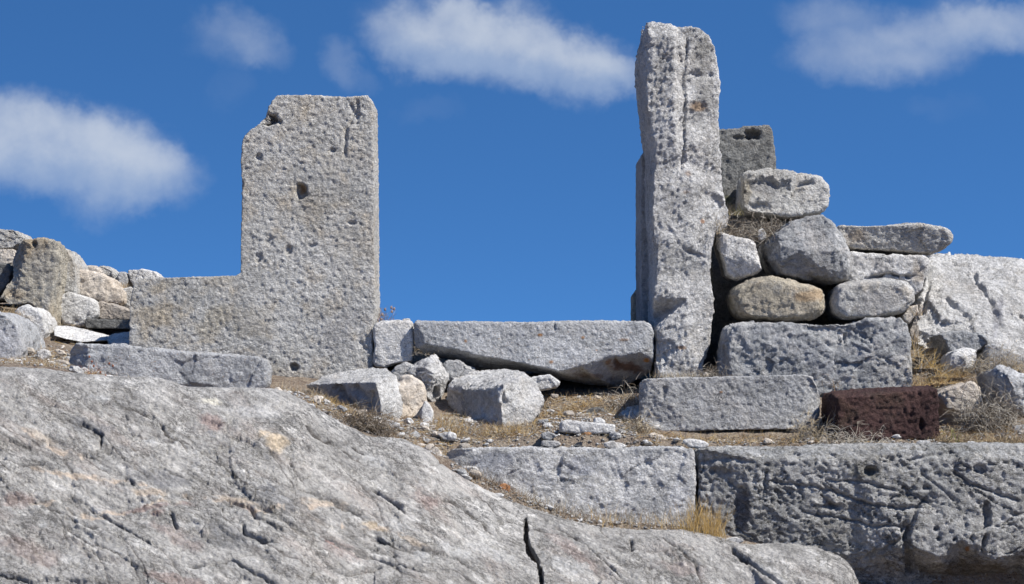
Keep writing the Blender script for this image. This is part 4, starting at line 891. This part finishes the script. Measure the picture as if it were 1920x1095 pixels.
def bush(name, label, px, py, Y, wpx, hpx, mats, n=26, wd=.0022, spread=70, lean=(0, 0), curl=1.2, dep=.05, cat='dry bush', tips=None, sub=4):
    wd *= 1.5; n = int(n*1.2)
    ac = Acc(); H_ = hpx/F*Y; W_ = wpx/F*Y; tp = []
    for _ in range(n):
        bx = rnd_.gauss(0, .28)*W_; base = at(px, py, Y); base = (base[0]+bx, Y+rnd_.uniform(-dep, dep), base[2]-.005)
        g_ = float(terr(base[0], base[1])[0])
        if -.06 < g_-base[2] < .2: base = (base[0], base[1], g_+.002)
        p, d_ = blade(ac, base, rdir(5, spread, lean), H_*rnd_.uniform(.5, .9), wd, curl, rnd_.randrange(len(mats)), 5)
        for _ in range(sub):
            dd = np.array(d_)+np.array([rnd_.gauss(0, .8), rnd_.gauss(0, .8), rnd_.gauss(0, .7)])
            p0 = np.array(base)+(p-np.array(base))*rnd_.uniform(.3, 1)
            p2, d2 = blade(ac, p0, dd, H_*rnd_.uniform(.2, .5), wd*.7, curl, rnd_.randrange(len(mats)), 4); tp.append(p2)
    me = ac.mesh(name, [PM[m_] for m_ in mats]); org = at(px, py, Y)
    me.transform(__import__('mathutils').Matrix.Translation(-Vector(org)))
    if not tips: return tag(link_mesh(name, me, org), label, cat)
    root = bpy.data.objects.new(name, None); C.objects.link(root); root.location = org; tag(root, label, cat)
    st = link_mesh('stem', me); st.parent = root
    for p2 in tp[::max(1, len(tp)//tips[1])][:tips[1]]:
        bm = bmesh.new(); bmesh.ops.create_icosphere(bm, subdivisions=1, radius=tips[2]); m3 = bpy.data.meshes.new('flower_head'); bm.to_mesh(m3); bm.free()
        b = link_mesh('flower_head', m3, Vector(p2)-Vector(org), (PM[tips[0]],)); b.scale = (1, 1, 1.3); b.parent = root
    return root
tuft('grass_tuft', 'golden dry grass tuft at the joint between the two ledge blocks', [(1300,1003,7.77,26),(1335,1010,7.77,22)], ['gold', 'gold', 'straw'], 420, .135, .0020, (0, 30))
tuft('grass_stalk', 'tall single dry stalks rising in front of the ledge joint', [(1322,1008,7.75,10)], ['straw', 'gold'], 5, .22, .0018, (0, 9), cat='grass stalks', bend=.15)
tuft('grass_tuft', 'straw-coloured grass row on the bedrock rim below the whitish ledge block', [(1130,985,7.79,26),(1170,990,7.79,30),(1220,992,7.79,30),(1255,993,7.79,24)], ['straw', 'pale', 'gold', 'brown'], 230, .085, .0018, (0, 38))
tuft('grass_tuft', 'low brown dry plants in the notch between bedrock and whitish ledge block', [(890,903,7.81,26),(920,918,7.81,22),(960,935,7.81,26),(1000,950,7.80,28),(1050,968,7.80,30),(1090,978,7.8,20)], ['brown', 'pale', 'grey', 'dark', 'brown'], 650, .055, .0020, (5, 75))
tuft('grass_tuft', 'thin pale grass stems standing over the brown dry plants below the ledge', [(1010,948,7.80,30),(1060,965,7.8,30),(1035,957,7.8,20)], ['pale', 'straw'], 60, .10, .0013, (0, 22))
bush('dry_bush', 'spiky grey twig bush above the bedrock at the end of the pebbles', 692, 822, 7.86, 66, 60, ['dark', 'grey', 'dark'], 190, .0022, 75)
bush('dry_bush', 'dark tangled twigs hanging on the rubble beside the pillar', 1420, 440, 9.16, 130, 50, ['grey', 'dark', 'pale'], 170, .002, 82, dep=.05)
bush('dry_bush', 'thin reddish-grey twigs clinging to the bulge on the right side of the pillar', 1350, 436, 8.98, 22, 48, ['grey', 'straw'], 14, .0015, 35)
bush('dry_bush', 'twiggy dry bush under the right end of the sill', 1178, 760, 8.60, 60, 66, ['grey', 'dark', 'pale'], 80, .0022, 65, lean=(.1, 0))
bush('dry_bush', 'grey twigs in the gap between pillar foot and the bluish-grey block', 1335, 712, 8.78, 40, 46, ['grey', 'pale', 'dark'], 60, .002, 70)
tuft('grass_tuft', 'short grey dry weeds along the foot of the tall pillar', [(1245,706,8.72,28),(1275,705,8.72,30),(1300,704,8.72,26)], ['grey', 'pale', 'straw'], 240, .04, .0014, (0, 55))
bush('dry_bush', 'pale twigs against the shaded left end of the pecked rectangular block', 1192, 812, 8.24, 40, 50, ['pale', 'straw', 'dark'], 60, .0018, 60)
bush('dry_bush', 'silvery fallen twigs lying before the left end of the dark red block', 1598, 832, 8.08, 84, 52, ['pale', 'pale', 'grey'], 60, .0024, 78)
bush('dry_bush', 'upright dry twigs in the gap between pecked block and dark red block', 1530, 816, 8.2, 56, 62, ['grey', 'pale', 'straw'], 90, .0018, 50)
bush('dry_bush', 'thin brown weed standing before the lower middle of the bluish-grey block', 1560, 732, 8.62, 26, 44, ['brown', 'grey'], 9, .0014, 35)
tuft('grass_tuft', 'long straw tuft sloping down beside the bluish-grey block', [(1715,668,8.98,14),(1735,690,8.85,24),(1765,706,8.82,20)], ['straw', 'gold', 'pale'], 260, .13, .0019, (20, 75), lean=(.35, -.3), bend=.7)
tuft('grass_tuft', 'golden matted grass above the pale lumpy rock', [(1735,722,8.62,26),(1765,718,8.62,26),(1795,706,8.7,20)], ['gold', 'straw', 'brown'], 520, .06, .0018, (20, 88))
bush('dry_bush', 'large silver-grey twig bush right of the pale lumpy rock', 1856, 782, 8.30, 66, 92, ['grey', 'pale', 'pale', 'dark'], 190, .0022, 65)
bush('dry_bush', 'grey twigs spreading above the rounded stone near the right edge', 1868, 694, 8.68, 80, 60, ['pale', 'grey', 'straw'], 120, .0018, 70)
tuft('grass_tuft', 'brown dry grass at the right edge above the big grey boulder', [(1890,688,8.7,30),(1925,694,8.7,30)], ['brown', 'straw', 'grey'], 260, .05, .0018, (10, 70))
tuft('grass_tuft', 'brown dry grass heap right of the dark red block', [(1775,826,8.05,26),(1810,828,8.05,20),(1860,826,8.05,34),(1905,828,8.05,30)], ['brown', 'straw', 'dark', 'straw'], 620, .055, .0018, (20, 80))
bush('dry_weed', 'upright ochre weed stalk right of the dark red block', 1789, 826, 8.03, 10, 38, ['green', 'straw'], 4, .003, 12, sub=6, cat='weed')
tuft('grass_tuft', 'dry grass clump between the long low block and the dark-faced boulder', [(525,728,8.22,34),(560,738,8.18,26),(590,745,8.15,22)], ['straw', 'brown', 'pale', 'grey'], 700, .07, .0018, (10, 75))
tuft('grass_tuft', 'dry grass at the foot of the dark-faced boulder', [(630,778,8.05,26),(665,786,8.05,24),(615,762,8.15,20)], ['straw', 'gold', 'brown'], 320, .05, .0018, (10, 70))
tuft('grass_tuft', 'dry straw along the base of the biggest loose boulder', [(870,800,8.2,36),(920,808,8.2,30),(975,806,8.2,30),(840,797,8.25,34),(945,808,8.2,30)], ['straw', 'gold', 'pale', 'brown'], 700, .06, .0017, (5, 70))
tuft('grass_tuft', 'reddish brown straw patch below the protruding flat white stone', [(1040,765,8.5,34),(1075,758,8.6,40),(1110,754,8.68,34)], ['brown', 'straw', 'gold', 'brown'], 620, .045, .0018, (25, 88))
tuft('grass_tuft', 'dry grass at the foot of the left ledge-side scree by the edge boulder', [(60,690,7.95,40),(95,692,7.95,26),(10,690,7.95,34)], ['straw', 'brown', 'pale'], 320, .04, .0016, (5, 75))
tuft('grass_tuft', 'dry grass patch between ochre upright and large edge boulder', [(10,588,9.0,24),(35,598,8.95,12)], ['straw', 'brown'], 160, .05, .0018, (5, 60))
bush('dry_bush', 'short grey twigs at the foot of the white rounded stone in the left wall', 130, 612, 9.36, 60, 26, ['grey', 'dark', 'straw'], 30, .0018, 70)
bush('dry_weed', 'small weed with red buds in front of the long low block', 168, 702, 7.9, 20, 52, ['brown', 'bud'], 5, .0016, 50, lean=(.5, 0), cat='weed', tips=('bud', 7, .0045), curl=.5, sub=2)
bush('dry_weed', 'yellow-green upright weed in front of the long low block', 391, 728, 7.95, 8, 34, ['green', 'straw'], 4, .0026, 18, cat='weed', sub=5)
bush('dry_weed', 'flowering dry shrublet on the ledge between L-shaped slab and small block', 712, 606, 9.32, 34, 34, ['grey', 'flower', 'brown'], 34, .0017, 40, cat='weed', tips=('flower', 22, .0065), curl=.5, sub=3)
bush('dry_bush', 'curly dry twigs in the gap under the left end of the sill', 800, 664, 8.98, 40, 26, ['straw', 'grey', 'pale'], 18, .0016, 70)
tuft('grass_tuft', 'mossy dry weeds behind the wedge stone near the rear slab', [(1366,398,9.5,16),(1380,402,9.45,16)], ['green', 'grey', 'straw'], 120, .06, .0016, (0, 60))
tuft('grass_tuft', 'dry grass behind the pale block on the left wall crest', [(212,538,9.95,10),(232,540,9.95,8)], ['straw', 'brown'], 90, .04, .0015, (0, 50))
tuft('grass_tuft', 'dry stems in the crack left of the big white outcrop', [(1722,590,9.0,12),(1718,640,9.0,10)], ['straw', 'grey', 'brown'], 70, .07, .0015, (0, 50))
print('verts', sum(len(m_.vertices) for m_ in bpy.data.meshes))
